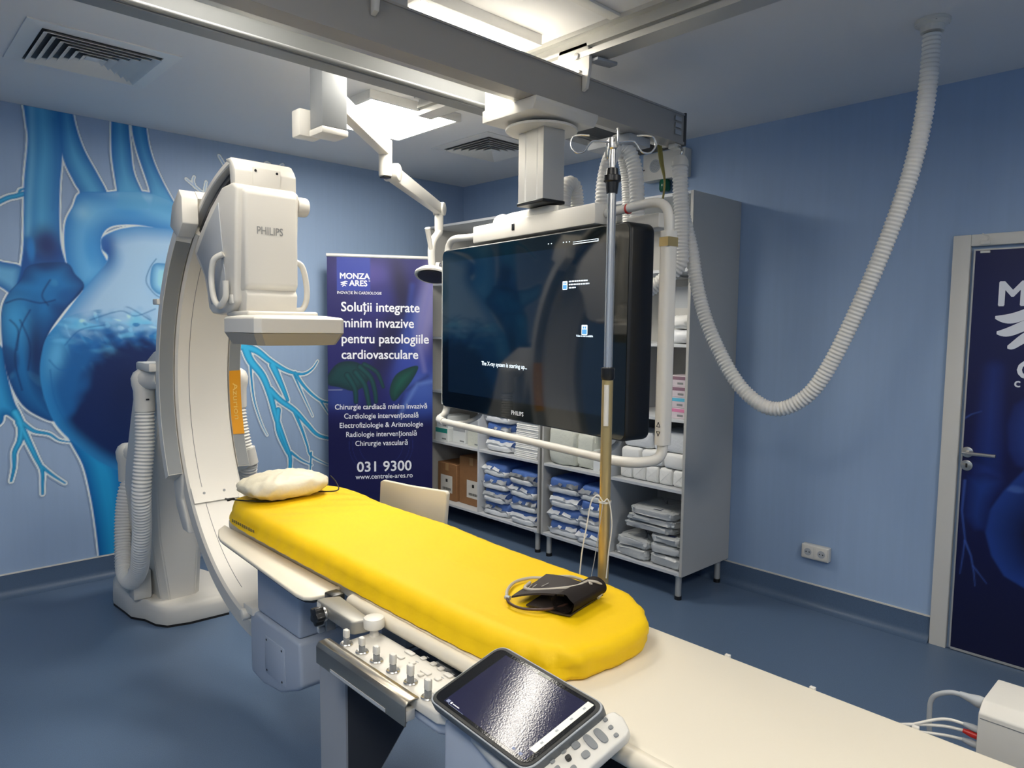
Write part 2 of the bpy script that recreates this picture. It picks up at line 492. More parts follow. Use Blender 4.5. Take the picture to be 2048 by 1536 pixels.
# ------------------------------------------------------------------ heart mural on the left wall
def W(px, py):
    p = aty(px, py, YM); return (p[0], p[2])
def WP(l, closed=True, per=6):
    pts = [(*W(*p), 0) for p in l]
    return [(v[0], v[1]) for v in crom(pts, per, closed)]
def heart_mural():
    x0, x1, z0, z1 = 0.12, 2.96, 0.14, 2.783
    st = 0.0052
    n1, n2 = int((x1 - x0) / st), int((z1 - z0) / st)
    def fn(A, B):
        X = x0 + A * (x1 - x0); Z = z0 + B * (z1 - z0); art = Art(X, Z)
        sp = lambda l: sd_poly(X, Z, WP(l))
        sl = lambda l, r0, r1: sd_line(X, Z, WP(l, False), r0, r1)
        svc = sp([(44, 150), (50, 235), (55, 280), (48, 360), (47, 420), (46, 490), (40, 540), (34, 585), (80, 600), (140, 560), (133, 530), (122, 490), (119, 440), (120, 370), (124, 310), (118, 200), (116, 150)])
        v2 = sp([(114, 150), (118, 225), (124, 310), (148, 365), (159, 386), (150, 415), (215, 420), (214, 386), (196, 350), (165, 292), (146, 226), (140, 150)])
        v3 = sp([(222, 180), (222, 245), (223, 312), (234, 388), (232, 420), (300, 420), (286, 388), (268, 345), (262, 300), (257, 245), (256, 180)])
        v4 = sp([(260, 180), (263, 252), (274, 305), (300, 386), (300, 430), (370, 450), (352, 412), (325, 362), (304, 312), (293, 258), (290, 180)])
        arch = sp([(160, 386), (146, 412), (131, 442), (128, 480), (132, 520), (142, 560), (160, 580), (200, 575), (222, 545), (212, 518), (203, 500), (202, 478), (214, 458), (240, 450), (290, 452), (380, 470), (400, 440), (358, 410), (300, 385), (240, 382), (212, 384)])
        pulm = sp([(202, 478), (218, 466), (250, 456), (300, 454), (400, 475), (420, 560), (420, 680), (300, 690), (180, 660), (100, 690), (82, 720), (90, 680), (120, 640), (170, 575), (214, 520), (203, 498)])
        atr = sp([(40, 560), (14, 590), (2, 625), (4, 690), (14, 750), (40, 805), (75, 832), (110, 840), (92, 780), (84, 720), (96, 670), (130, 620), (168, 575), (150, 548), (130, 525), (60, 530)])
        ven = sp([(96, 668), (82, 705), (78, 750), (88, 800), (110, 850), (150, 890), (200, 925), (260, 950), (330, 955), (420, 900), (450, 760), (420, 640), (330, 610), (220, 615), (140, 630)])
        ao = sp([(136, 868), (165, 930), (180, 990), (190, 1050), (198, 1120), (198, 1150), (250, 1150), (262, 1100), (250, 1000), (236, 930), (200, 900)])
        lv = sp([(-60, 500), (0, 522), (44, 536), (36, 592), (0, 574), (-60, 540)])
        trunk = sp([(-60, 690), (0, 690), (12, 740), (28, 800), (42, 830), (38, 850), (28, 840), (10, 830), (0, 850), (-60, 880)])
        R = 1 / 372.0
        tw = [([(30, 825), (42, 850), (40, 880), (29, 905), (28, 935), (22, 962)], 8, 2.5), ([(38, 845), (55, 880), (72, 915), (84, 940), (85, 968), (85, 988)], 7, 2.5),
              ([(82, 932), (105, 950), (130, 966)], 4, 2.0), ([(45, 846), (68, 862), (98, 868), (118, 880), (140, 884)], 5, 1.5),
              ([(46, 388), (32, 392), (10, 398), (-40, 425)], 5, 4), ([(38, 390), (40, 381), (47, 378)], 3, 2)]
        tr = [([(488, 688), (500, 720), (525, 752), (540, 790), (552, 835), (568, 880), (580, 915), (578, 950)], 11, 5), ([(470, 690), (510, 700), (540, 722), (575, 742), (605, 748), (624, 738), (635, 722)], 11, 1.5),
              ([(590, 746), (606, 770), (628, 792), (650, 804), (690, 806)], 5, 2), ([(588, 750), (604, 786), (625, 832)], 3, 1.2), ([(640, 800), (655, 824), (664, 836)], 3, 1.2),
              ([(540, 780), (560, 800), (590, 822), (614, 848), (640, 872), (690, 880)], 9, 3), ([(588, 822), (604, 860), (614, 890), (622, 912), (656, 930)], 5, 1.3), ([(582, 905), (602, 920), (624, 930)], 4, 1.5),
              ([(500, 712), (502, 750), (508, 800), (522, 845), (534, 870)], 3.5, 1), ([(556, 820), (556, 860), (572, 900), (580, 912)], 8, 4), ([(545, 730), (565, 775), (575, 800)], 10, 5), ([(622, 905), (620, 945)], 3, 2)]
        thin = [([(420, 400), (398, 380), (372, 358)], 2, 1), ([(390, 374), (386, 362), (388, 354)], 1.6, 1), ([(418, 395), (410, 382), (412, 364)], 1.6, 1), ([(452, 336), (444, 322), (438, 312)], 2.2, 1.6),
                ([(520, 340), (532, 326), (540, 330)], 1.5, 1), ([(555, 340), (562, 331), (566, 330)], 1.5, 1), ([(590, 424), (612, 427)], 2, 2)]
        dt = np.minimum.reduce([sl(l, a * R, b * R) for l, a, b in tw + tr])
        dth = np.minimum.reduce([sl(l, a * R, b * R) for l, a, b in thin])
        U = np.minimum.reduce([svc, v2, v3, v4, arch, pulm, atr, ven, ao, lv, trunk, dt])
        white = L3((196, 214, 232))
        art.put(white, (1 - sm(np.minimum(U, dth), 0.0075, 0.0125)))
        art.fill(dth, (132, 158, 192), (128, 152, 186), 0.004, 0.002)
        # vessels
        art.fill(ao, (0, 78, 140), (22, 126, 176), 0.075)
        art.fill(lv, (10, 84, 150), (88, 150, 190), 0.05)
        art.fill(trunk, (0, 82, 140), (38, 132, 184), 0.05)
        art.fill(dt, (0, 100, 150), (52, 158, 200), 0.016, 0.003)
        for d, l in ((v2, 0), (v3, 1), (v4, 2)):
            art.fill(d, (6, 92, 158), (66, 142, 186), 0.06)
        art.fill(arch, (16, 106, 172), (92, 160, 202), 0.11)
        m = sm(-arch, 0, 0.01)
        for q in ((255, 425, .12, .05), (180, 500, .05, .14)): art.blob(*W(q[0], q[1]), q[2], q[3], (40, 128, 190), .7, mask=m)
        for q in ((290, 395, .22, .03), (165, 425, .05, .05)): art.blob(*W(q[0], q[1]), q[2], q[3], (126, 180, 208), .7, mask=m)
        for d in (v3, v4): art.put(L3((70, 146, 190)), np.exp(-((Z - W(280, 395)[1]) / .12) ** 2) * sm(-d, 0, .02) * .7)
        art.fill(pulm, (56, 124, 180), (140, 172, 200), 0.10)
        m = sm(-pulm, 0, 0.01)
        art.blob(*W(212, 500), .05, .10, (4, 60, 128), .95, mask=m)
        art.blob(*W(205, 485), .06, .05, (10, 80, 150), .8, mask=m)
        art.blob(*W(325, 560), .07, .11, (96, 158, 200), .8, mask=m)
        d = sp([(400, 535), (330, 527), (306, 530), (300, 560), (306, 580), (330, 592), (400, 600)])
        art.fill(d, (40, 110, 166), (128, 182, 210), .05)
        art.stroke(WP([(345, 596), (318, 594), (300, 578), (292, 560), (300, 535), (312, 518)], False), .003, (10, 84, 140), .8)
        # superior vein
        art.fill(svc, (14, 96, 160), (70, 148, 190), 0.10)
        m = sm(-svc, 0, 0.008)
        art.stroke(WP([(62, 200), (64, 300), (58, 400), (56, 470)], False), .012, (110, 176, 204), .55, .02, m)
        art.stroke(WP([(108, 240), (112, 330), (106, 420)], False), .006, (24, 100, 160), .5, .015, m)
        art.put(L3((6, 66, 132)), m * sm(-(Z - W(85, 478)[1]) + .02 * nz(X, Z, 30, 3), -.02, .09) * .9)
        art.blob(*W(92, 488), .075, .10, (16, 34, 92), .95, mask=m, pw=1.5)
        art.blob(*W(62, 498), .02, .07, (28, 110, 176), .9, mask=m, pw=2)
        # right atrium
        art.fill(atr, (4, 58, 112), (20, 104, 164), 0.09)
        m = sm(-atr, 0, 0.008)
        art.put(L3((4, 44, 96)), m * sm(nz(X, Z * 1.4, 14, 11), .5, 1.3) * .8)
        art.put(L3((70, 146, 190)), m * sm(nz(X * 1.6, Z, 24, 12), 1.0, 1.6) * .35)
        for q, rx, ry, cc, al in (((70, 700), .05, .25, (6, 30, 78), .9), ((28, 640), .06, .14, (56, 140, 190), .8), ((52, 575), .09, .03, (30, 116, 176), .6), ((130, 590), .07, .05, (6, 74, 134), .7)):
            art.blob(*W(*q), rx, ry, cc, al, mask=m)
        for l in ([(12, 606), (40, 598), (80, 606), (110, 600)], [(60, 620), (40, 660), (30, 720), (44, 780)], [(40, 640), (60, 690), (56, 740)], [(100, 560), (84, 590), (96, 610)], [(20, 640), (36, 660), (34, 700)]):
            art.stroke(WP(l, False), .004, (2, 34, 84), .75, .006, m)
        art.stroke(WP([(168, 575), (130, 622), (98, 668), (84, 715), (92, 790), (112, 845)], False), .006, (2, 26, 70), .9, .012, m)
        # ventricle
        m = sm(-ven, 0, 0.008)
        bound = Z - (W(200, 655)[1] + .05 * np.sin((X - .9) * 5) + .03 * nz(X, Z, 16, 5) + .018 * nz(X, Z * 1.5, 45, 15)) - .10 * sm(-(X - W(110, 700)[0]), -.12, .10)
        gx = X - W(150, 800)[0] - .35 * (Z - W(150, 800)[1]) + .02 * nz(X, Z, 40, 21) + .03 * nz(X, Z, 14, 22)
        t1 = sm(-bound + .02 * nz(X + .6 * Z, Z * 1.6, 60, 24), -.05, .14)[:, None]; t2 = (sm(-bound, .03, .20) * (.35 + .65 * sm(gx, -.06, .07)))[:, None]; t3 = sm(-ven, .0, .10)[:, None]
        cc = L3((122, 166, 198)) * (1 - t1) + L3((18, 96, 160)) * t1; cc = cc * (1 - t2) + L3((4, 28, 76)) * t2; cc = L3((34, 118, 176)) * (1 - t3) * .8 + cc * (t3 + (1 - t3) * .2)
        art.put(cc, m * sm(-bound, -.10, .05))
        tex = sm(nz(X * 0.8 + Z * .5, Z * 1.9, 26, 6), .1, 1.2) * np.exp(-((bound + .03) / .10) ** 2)
        art.put(L3((96, 170, 208)), m * tex * .8)
        art.put(L3((176, 212, 226)), m * sm(nz(X + .5 * Z, Z * 1.5, 44, 8), .7, 1.5) * np.exp(-((bound + .0) / .06) ** 2) * .8)
        art.put(L3((14, 96, 156)), m * sm(nz(X + .3 * Z, Z * 1.7, 34, 18), .9, 1.4) * np.exp(-((bound + .06) / .10) ** 2) * .9)
        art.blob(*W(270, 800), .16, .24, (3, 22, 64), .9, mask=m, pw=1.5)
        art.blob(*W(300, 860), .22, .20, (3, 26, 70), .9, mask=m)
        strk = sm(nz((X + .45 * Z) * 1.0, (Z - .5 * X) * .35, 75, 31), .5, 1.6)
        art.put(L3((70, 150, 198)), m * strk * sm(-bound, -.02, .03) * sm(bound, -.34, -.05) * .5 * (1 - .7 * sm(gx, -.06, .07)))
        art.put(L3((120, 182, 212)), m * sm(nz((X + .45 * Z), (Z - .5 * X) * .5, 90, 33), .8, 1.6) * np.exp(-((bound + .02) / .06) ** 2) * .6)
        art.blob(*W(112, 710), .045, .12, (84, 160, 204), .75, mask=m, rot=-.25)
        for l in ([(180, 640), (240, 622), (270, 632), (310, 618)], [(130, 690), (160, 660), (210, 650)], [(100, 740), (110, 800), (140, 860)], [(98, 720), (120, 740), (150, 735)], [(205, 610), (250, 612), (300, 640)]):
            art.stroke(WP(l, False), .0035, (8, 84, 146), .7, .006, m)
        art.c[:, :3] = np.clip(art.c[:, :3] * 1.38, 0, .8)
        return art.c
    def P(A, B):
        return np.stack([x0 + A * (x1 - x0), np.full(len(A), YM - 0.0025), z0 + B * (z1 - z0)], -1)
    mat_attr('mural_paint', 0.5, True, WALL_RGB, WALL_N, WALL_S, WALL_ST, spec=.35)
    o = grid_art('wall_mural', n1, n2, fn, P, None, 'mural_paint', keep=lambda c: c[:, 3] > 0.02)
    tag(o, 'large painted blue heart with vessels and white outlines on the wall behind the X-ray arm', 'mural')
heart_mural()

# ------------------------------------------------------------------ roll-up banner
def logo_heart(mb, fr, c, s, lw=.2):
    """a ribbon heart made of three wavy bands"""
    for k, (w, y, ph) in enumerate(((1.0, .30, 0), (.92, -.02, .6), (.55, -.34, 1.1))):
        up, dn = [], []
        for i in range(25):
            t = -1 + 2 * i / 24
            yy = y + .10 * math.sin(2.6 * t + ph) - .04 * abs(t); hh = lw * (1 - .75 * abs(t) ** 3)
            up.append((t * w * .62, yy + hh / 2)); dn.append((t * w * .62, yy - hh / 2))
        o, u, v = [Vector(x) for x in fr]
        P = [o + u * (c[0] + a * s) + v * (c[1] + b * s) for a, b in up + dn[::-1]]
        mb.quad(P)
    return mb
def banner():
    L, Rr = Vector((2.545, 4.66, 0)), Vector((3.205, 4.27, 0))
    u = (Rr - L).normalized(); v = Vector((0, 0, 1)); n = u.cross(v); w = (Rr - L).length; h0, h1 = 0.09, 2.075
    t = thing('rollup_banner', 'dark blue roll-up advertising banner with white lettering standing left of the shelves', 'banner', (L + Rr) / 2)
    fr = (L + v * h0, u, v)
    hh = h1 - h0
    def fn(A, B):
        X, Y = A * w, B * hh; art = Art(X, Y, (10, 12, 88))
        a = lambda px, py: ((px - 655) / 232 * w, (1 - (py - 512) / 520) * hh)
        top = sm(Y, hh * .40, hh * .56)
        art.put(L3((34, 34, 104)), top * .9)
        art.put(L3((6, 6, 66)), 1 - sm(Y, 0, hh * .42))
        q = lambda x, y, rx, ry, c, al, rot=0.0: art.blob(x * w, (1 - y) * hh, rx * w, ry * hh, c, al, rot, pw=1.4)
        q(.10, .10, .3, .2, (20, 18, 92), .8); q(.35, .06, .25, .05, (78, 70, 150), .7); q(.5, .16, .2, .05, (36, 40, 120), .8)
        q(.70, .12, .09, .14, (16, 16, 60), .9, .2); q(.84, .25, .12, .16, (60, 88, 170), .9, -.4); q(.95, .18, .1, .2, (126, 122, 170), .9, -.15)
        q(.80, .42, .22, .10, (44, 66, 158), .8, .5); q(.25, .38, .25, .05, (26, 26, 96), .8); q(.55, .33, .13, .18, (14, 14, 60), .9, -.3)
        q(.90, .50, .20, .07, (70, 100, 180), .8, .3); q(.12, .52, .16, .05, (44, 66, 140), .8); q(.85, .60, .28, .09, (44, 74, 160), .85, .55)
        for l, r, c in (([(.60, .62), (.72, .50), (.95, .44)], .012, (20, 30, 90)), ([(.66, .60), (.85, .47), (1, .46)], .010, (100, 130, 200)), ([(.80, .10), (.75, .25), (.80, .36)], .02, (40, 60, 140)), ([(.98, .10), (.86, .30), (.92, .42)], .014, (110, 110, 170))):
            art.stroke([(x * w, (1 - y) * hh) for x, y in l], r, c, .7, .02)
        g = (10, 62, 66)
        art.fill(sd_poly(X, Y, WP2([(0, .50), (.10, .455), (.25, .45), (.36, .475), (.40, .50), (.34, .54), (.24, .56), (.10, .545), (0, .535)], w, hh)), (4, 40, 52), g, .05, .004)
        for f, r in (([(.30, .47), (.40, .51), (.44, .56), (.45, .60)], .022), ([(.26, .49), (.34, .535), (.37, .58), (.385, .615)], .024), ([(.18, .50), (.25, .55), (.26, .60)], .024), ([(.34, .46), (.46, .49), (.52, .545)], .018)):
            d = sd_line(X, Y, WP2(f, w, hh, False), r, r * .7); art.fill(d, (3, 34, 48), (14, 78, 78), .022, .004)
        art.fill(sd_poly(X, Y, WP2([(.62, .60), (.58, .56), (.64, .50), (.78, .47), (.86, .47), (.80, .52), (.70, .57)], w, hh)), (6, 46, 50), (16, 82, 70), .06, .004)
        art.stroke([(0, (1 - .49) * hh), (.13 * w, (1 - .49) * hh)], .003, (150, 160, 190), .7)
        art.put(L3((6, 6, 70)), 1 - sm(Y, hh * .36, hh * .46))
        for rr in (.16, .21, .235):
            d = np.abs(np.hypot(X - .5 * w, Y - .30 * hh) - rr) - .0012; art.put(L3((50, 70, 160)), sm(-d, -.002, .002) * .35)
        art.fill(sd_poly(X, Y, [(.09 * w, .998 * hh), (.40 * w, .998 * hh), (.40 * w, .876 * hh), (.09 * w, .876 * hh)]), (44, 62, 156), (44, 62, 156), .01)
        return art.c
    def P(A, B):
        o = np.array(fr[0]); return o + np.outer(A * w, u) + np.outer(B * hh, v) + 0.004 * np.array(n)
    mat_attr('banner_print', 0.45)
    sheet = grid_art('sheet', 150, 420, fn, P, t, 'banner_print')
    MB().prism([(0, 0), (w, 0), (w, hh), (0, hh)], 0, 0.002, 'z', M=Matrix((( u.x, v.x, n.x, fr[0][0]), (u.y, v.y, n.y, fr[0][1]), (u.z, v.z, n.z, fr[0][2]), (0, 0, 0, 1)))).build('backing', 'white_plastic', t)
    mb = MB(); mb.tube([L + v * (h1 + .008) - u * .005, Rr + v * (h1 + .008) + u * .005], .013, 12); mb.build('top_bar', 'white_metal', t)
    B = Matrix((( u.x, n.x, 0, L.x), (u.y, n.y, 0, L.y), (0, 0, 1, 0), (0, 0, 0, 1)))
    MB().box((-.01, -.055, .012), (w + .01, .055, .092), .012, 2, B).build('base', 'aluminium', t)
    mb = MB()
    for x in (.12, w - .12): mb.box((x - .03, -.16, 0.0), (x + .03, .16, .012), .003, 1, B)
    mb.build('foot', 'aluminium', t)
    MB().tube([L + u * (w / 2) - n * .035 + v * .08, L + u * (w / 2) - n * .035 + v * 2.06], .008, 8).build('support_pole', 'aluminium', t)
    # lettering
    fo = (Vector(fr[0]) + n * 0.0048, u, v)
    def F(nm, s, x, y, size, **k):
        mb = MB(); add_text(mb, s, fo, (x * w, (1 - y) * hh), size, **k); mb.build(nm, 'text_white', t, smooth=0)
    F('logo_word', 'MONZA', .115, .080, .058, bold=.0018); F('logo_word', 'ARES', .205, .106, .058, bold=.0018); F('trademark_sign', '®', .385, .090, .016)
    F('tagline', 'INOVAȚIE ÎN CARDIOLOGIE', .09, .136, .028, sx=.90, bold=.0002)
    mb = MB(); logo_heart(mb, fo, (.157 * w, (1 - .0985) * hh), .042, .24); mb.build('ribbon_emblem', 'text_white', t, smooth=0)
    for i, s in enumerate(('Soluții integrate', 'minim invazive', 'pentru patologiile', 'cardiovasculare')):
        F('slogan_line', s, .125, .199 + .0585 * i, .097, sx=.93, bold=.0016)
    for i, s in enumerate(('Chirurgie cardiacă minim invazivă', 'Cardiologie intervențională', 'Electrofiziologie & Aritmologie', 'Radiologie intervențională', 'Chirurgie vasculară')):
        F('service_line', s, .505, .563 + .0346 * i, .055, sx=.90, bold=.0005, align='CENTER')
    F('phone_number', '031 9300', .53, .800, .108, sx=1.0, bold=.0018, align='CENTER')
    F('web_address', 'www.centrele-ares.ro', .53, .828, .052, sx=.92, bold=.0005, align='CENTER')
def WP2(l, w, hh, closed=True):
    return [(p[0] * w, (1 - p[1] + .065) * hh) for p in [(v.x, v.y) for v in crom([(a, b, 0) for a, b in l], 6, closed)]]
banner()

# ------------------------------------------------------------------ door in the right wall
def door():
    y0, y1, zt = 1.045, 0.10, 1.985          # frame inner opening from y0-.06 to y1
    t = struct(thing('door_1', 'x', 'x', (XR, .5, 0))); del t['label']; del t['category']
    mb = MB(); fx = XR - .028
    mb.box((fx, .975, 0), (XR - .001, 1.05, 2.045), .004, 2); mb.box((fx, .02, 1.99), (XR - .001, .9745, 2.045), .004, 2); mb.box((fx, .02, 0), (XR - .001, .09, 1.9895), .004, 2)
    mb.build('door_frame', 'white_plastic', t)
    a, b, z0, z1 = .955, .095, .012, 1.968
    def fn(A, B):
        Y = a + (b - a) * A; Z = z0 + (z1 - z0) * B; art = Art(Y, Z, (6, 13, 70))
        D = lambda px, py: tuple(atx(px, py, XR)[1:])
        art.put(L3((6, 10, 52)), 1 - sm(Z, .1, .9)); art.blob(*D(2048, 640), .5, .3, (12, 26, 84), .6)
        w1 = sd_line(Y, Z, [D(1990, 740), D(1985, 800), D(1978, 900), D(1975, 960)], .05, .07); art.fill(w1, (12, 28, 92), (24, 50, 128), .06, .02, al=.8)
        w2 = sd_poly(Y, Z, [D(2060, 790), D(2030, 810), D(2016, 850), D(2018, 900), D(2035, 930), D(2090, 950), D(2200, 900), D(2200, 790)]); art.fill(w2, (14, 34, 104), (34, 66, 146), .1, .012, al=.8)
        w3 = sd_poly(Y, Z, [D(2060, 930), D(2010, 980), D(1980, 1020), D(1972, 1060), D(1985, 1110), D(2010, 1150), D(2060, 1180), D(2250, 1150), D(2250, 930)])
        art.fill(w3, (26, 60, 140), (4, 10, 52), .16, .008, al=.95); m = sm(-w3, 0, .01)
        art.put(L3((70, 104, 176)), m * sm(nz(Y, Z * 1.6, 30, 3), .6, 1.5) * np.exp(-((Z - D(2040, 985)[1]) / .05) ** 2) * .7)
        w4 = sd_poly(Y, Z, [D(1935, 950), D(1975, 945), D(2010, 960), D(1985, 1010), D(1974, 1060), D(1950, 1060), D(1930, 1030)]); art.fill(w4, (10, 26, 88), (26, 58, 136), .06, .012, al=.8)
        for l, r in (([(1932, 960), (1926, 1020), (1932, 1075), (1928, 1110), (1922, 1145)], .006), ([(1932, 1080), (1944, 1110), (1950, 1145), (1952, 1170)], .005), ([(1948, 1130), (1975, 1165)], .003), ([(1925, 840), (1945, 828), (1965, 822)], .004)):
            art.stroke([D(*p) for p in l], r, (60, 92, 176), .6, .004, r1=.0015)
        return art.c
    dx = XR - .018
    def P(A, B): return np.stack([np.full(len(A), dx - .0006), a + (b - a) * A, z0 + (z1 - z0) * B], -1)
    mat_attr('door_print', 0.4)
    leaf = MB().box((dx, b, z0), (XR - .002, a, z1), .002, 1).build('door_leaf', 'monitor_black', t)
    grid_art('door_print', 170, 380, fn, P, leaf, 'door_print')
    mb = MB(); e = .007
    mb.box((dx - .003, a, z0), (dx + .006, a + e, z1 + e)); mb.box((dx - .003, b, z1), (dx + .006, a, z1 + e)); mb.box((dx - .003, b, z0 - e), (dx + .006, a, z0 + .004))
    mb.build('edge_strip', 'aluminium', t, smooth=0)
    fr = ((dx - .0016, a, 0), (0, -1, 0), (0, 0, 1))
    for s, q, sz, bo in (('MONZA', (a - .858, 1.708), .158, .005), ('C', (a - .762, 1.372), .115, .004), ('c', (a - .768, 1.33), .06, .001)):
        mb = MB(); add_text(mb, s, fr, q, sz, bold=bo); mb.build('lettering', 'text_white', leaf, smooth=0)
    mb = MB(); logo_heart(mb, fr, (a - .735, 1.61), .20, .26); mb.build('ribbon_emblem', 'text_white', leaf, smooth=0)
    hb = MB(); hb.cyl((dx - .008, .935, 1.0), (dx, .935, 1.0), .026, 28, bev=.002); hb.cyl((dx - .05, .935, 1.0), (dx - .006, .935, 1.0), .010, 16)
    hb.tube([(dx - .045, .945, 1.0), (dx - .05, .925, 1.0), (dx - .05, .81, 1.002)], .009, 14); hb.build('door_handle', 'steel', t)
    hb = MB(); hb.cyl((dx - .007, .935, .935), (dx, .935, .935), .026, 28, bev=.002); lk = hb.build('lock_plate', 'steel', t)
    MB().box((dx - .0078, .931, .925), (dx - .0068, .939, .945)).build('keyhole', 'black_plastic', lk)
    hb = MB(); hb.box((fx - .008, .895, 1.995), (fx, .935, 2.012), .002); hb.tube(crom([(fx - .004, .91, 2.012), (fx - .004, .905, 2.03), (fx - .002, .93, 2.046)], 6), .003, 8); hb.build('door_contact', 'white_plastic', t)
    MB().box((dx - .010, .895, 1.955), (dx - .0012, .935, 1.966), .002).build('contact_magnet', 'white_plastic', t)
    return t
door()
# ================================================================== ceiling fittings
def ceiling_vent(x0, x1, y0, y1, label, tl):
    t = thing('ceiling_vent', label, 'air vent', ((x0 + x1) / 2, (y0 + y1) / 2, ZC), 'square ceiling vents')
    z = ZC; cx, cy = (x0 + x1) / 2, (y0 + y1) / 2; hw = (x1 - x0) / 2
    def ring(mb, ro, zo, ri, zi, th=.004):
        for (ax, ay) in ((1, 0), (-1, 0), (0, 1), (0, -1)):
            def pt(r, s, zz): return (cx + ax * r - ay * r * s, cy + ay * r + ax * r * s, zz)
            a = [pt(ro, -1, zo), pt(ro, 1, zo), pt(ri, 1, zi), pt(ri, -1, zi)]
            b = bmesh.new(); lo = [b.verts.new(p) for p in a]; hi = [b.verts.new((p[0], p[1], p[2] + th)) for p in a]
            b.faces.new(lo); b.faces.new(hi[::-1])
            for i in range(4): b.faces.new((lo[i], hi[i], hi[(i + 1) % 4], lo[(i + 1) % 4]))
            bmesh.ops.recalc_face_normals(b, faces=b.faces[:]); mb.merge(b)
    mb = MB(); ring(mb, hw, z - .006, hw - .062, z - .010, .0055); mb.build('frame', 'white_metal', t, smooth=0)
    MB().box((cx - hw + .06, cy - hw + .06, z - .003), (cx + hw - .06, cy + hw - .06, z - .0005)).build('duct_shadow_plate', 'dark_grey', t, smooth=0)
    for k in range(6):
        r = hw - .068 - k * .036
        mb = MB(); ring(mb, r, z - .022, r - .023, z - .006, .002); mb.build('louvre', 'white_metal', t, smooth=0)
    r = .028
    MB().box((cx - r, cy - r, z - .014), (cx + r, cy + r, z - .010), .002).build('centre_plate', 'white_metal', t)
    return t
ceiling_vent(.575, 1.165, 3.425, 4.035, 'square white ceiling vent above the heart mural', 0)
ceiling_vent(2.94, 3.52, 3.36, 3.94, 'square white ceiling vent behind the monitor column', 0)

def ceiling_light(x0, x1, y0, y1, drop, label, rim=.022):
    t = thing('ceiling_light', label, 'ceiling light', ((x0 + x1) / 2, (y0 + y1) / 2, ZC), 'LED ceiling panels')
    z0, z1 = ZC - drop, ZC - .0005; mb = MB()
    mb.box((x0, y0, z0), (x1, y0 + rim, z1), .002); mb.box((x0, y1 - rim, z0), (x1, y1, z1), .002)
    mb.box((x0, y0 + rim, z0), (x0 + rim, y1 - rim, z1), .002); mb.box((x1 - rim, y0 + rim, z0), (x1, y1 - rim, z1), .002)
    mb.build('frame', 'white_metal', t)
    d = MB().box((x0 + rim, y0 + rim, z0 + .004), (x1 - rim, y1 - rim, z0 + .010)).build('diffuser', 'diffuser', t, smooth=0)
    d['label'] = 'glowing white diffuser'
    return t
ceiling_light(2.00, 2.60, 3.20, 3.82, .045, 'square glowing ceiling panel behind the arm of the examination lamp')
ceiling_light(1.53, 2.145, 2.115, 2.73, .045, 'square glowing ceiling panel half hidden above the grey gantry beams')
ceiling_light(.46, 1.075, 2.13, 2.45, .045, 'rectangular glowing ceiling panel above the C-arm side of the gantry, outside the frame')
ceiling_light(-.65, -.05, .6, 1.2, .045, 'added unseen fill light panel on the ceiling to the left of the table')  # added out of view to light the room from the left
ceiling_light(1.53, 2.145, -.95, -.335, .045, 'added unseen fill light panel on the ceiling behind the foot of the table')  # invented fixture, unseen, extra light from the foot end
ceiling_light(-.9, -.3, -.9, -.3, .045, 'added unseen fill light panel on the ceiling behind the camera')  # extra light put in behind the camera, never in view

# ------------------------------------------------------------------ ceiling rails
def rail(x0, x1, y0, y1, label):
    t = thing('ceiling_rail', label, 'ceiling rail', ((x0 + x1) / 2, (y0 + y1) / 2, ZC), 'gantry ceiling rails')
    z = ZC - .0005; zb = 2.68
    w = x1 - x0; o = x0
    prof = [(o - .03, z), (o - .03, z - .018), (o + .004, z - .018), (o + .004, zb + .055), (o - .010, zb + .055), (o - .010, zb + .040), (o + .010, zb + .036), (o + .010, zb + .026), (o - .012, zb + .022), (o - .012, zb),
            (x1 + .012, zb), (x1 + .012, zb + .022), (x1 - .004, zb + .03), (x1 - .004, z)]
    MB().prism(prof, y0, y1, 'y').build('profile', 'aluminium', t, smooth=20)
    mb = MB(); mb.prism([(o - .001, zb + .004), (x1 + .001, zb + .004), (x1 + .001, z - .004), (o + .008, z - .004)], y1, y1 + .006, 'y'); mb.build('end_plate', 'mid_grey', t)
    return t
rail(2.245, 2.315, -1.6, 3.12, 'aluminium ceiling rail crossing above the middle of the gantry beam')
rail(1.24, 1.31, -1.6, 2.60, 'aluminium ceiling rail above the gantry beam left of the long light')

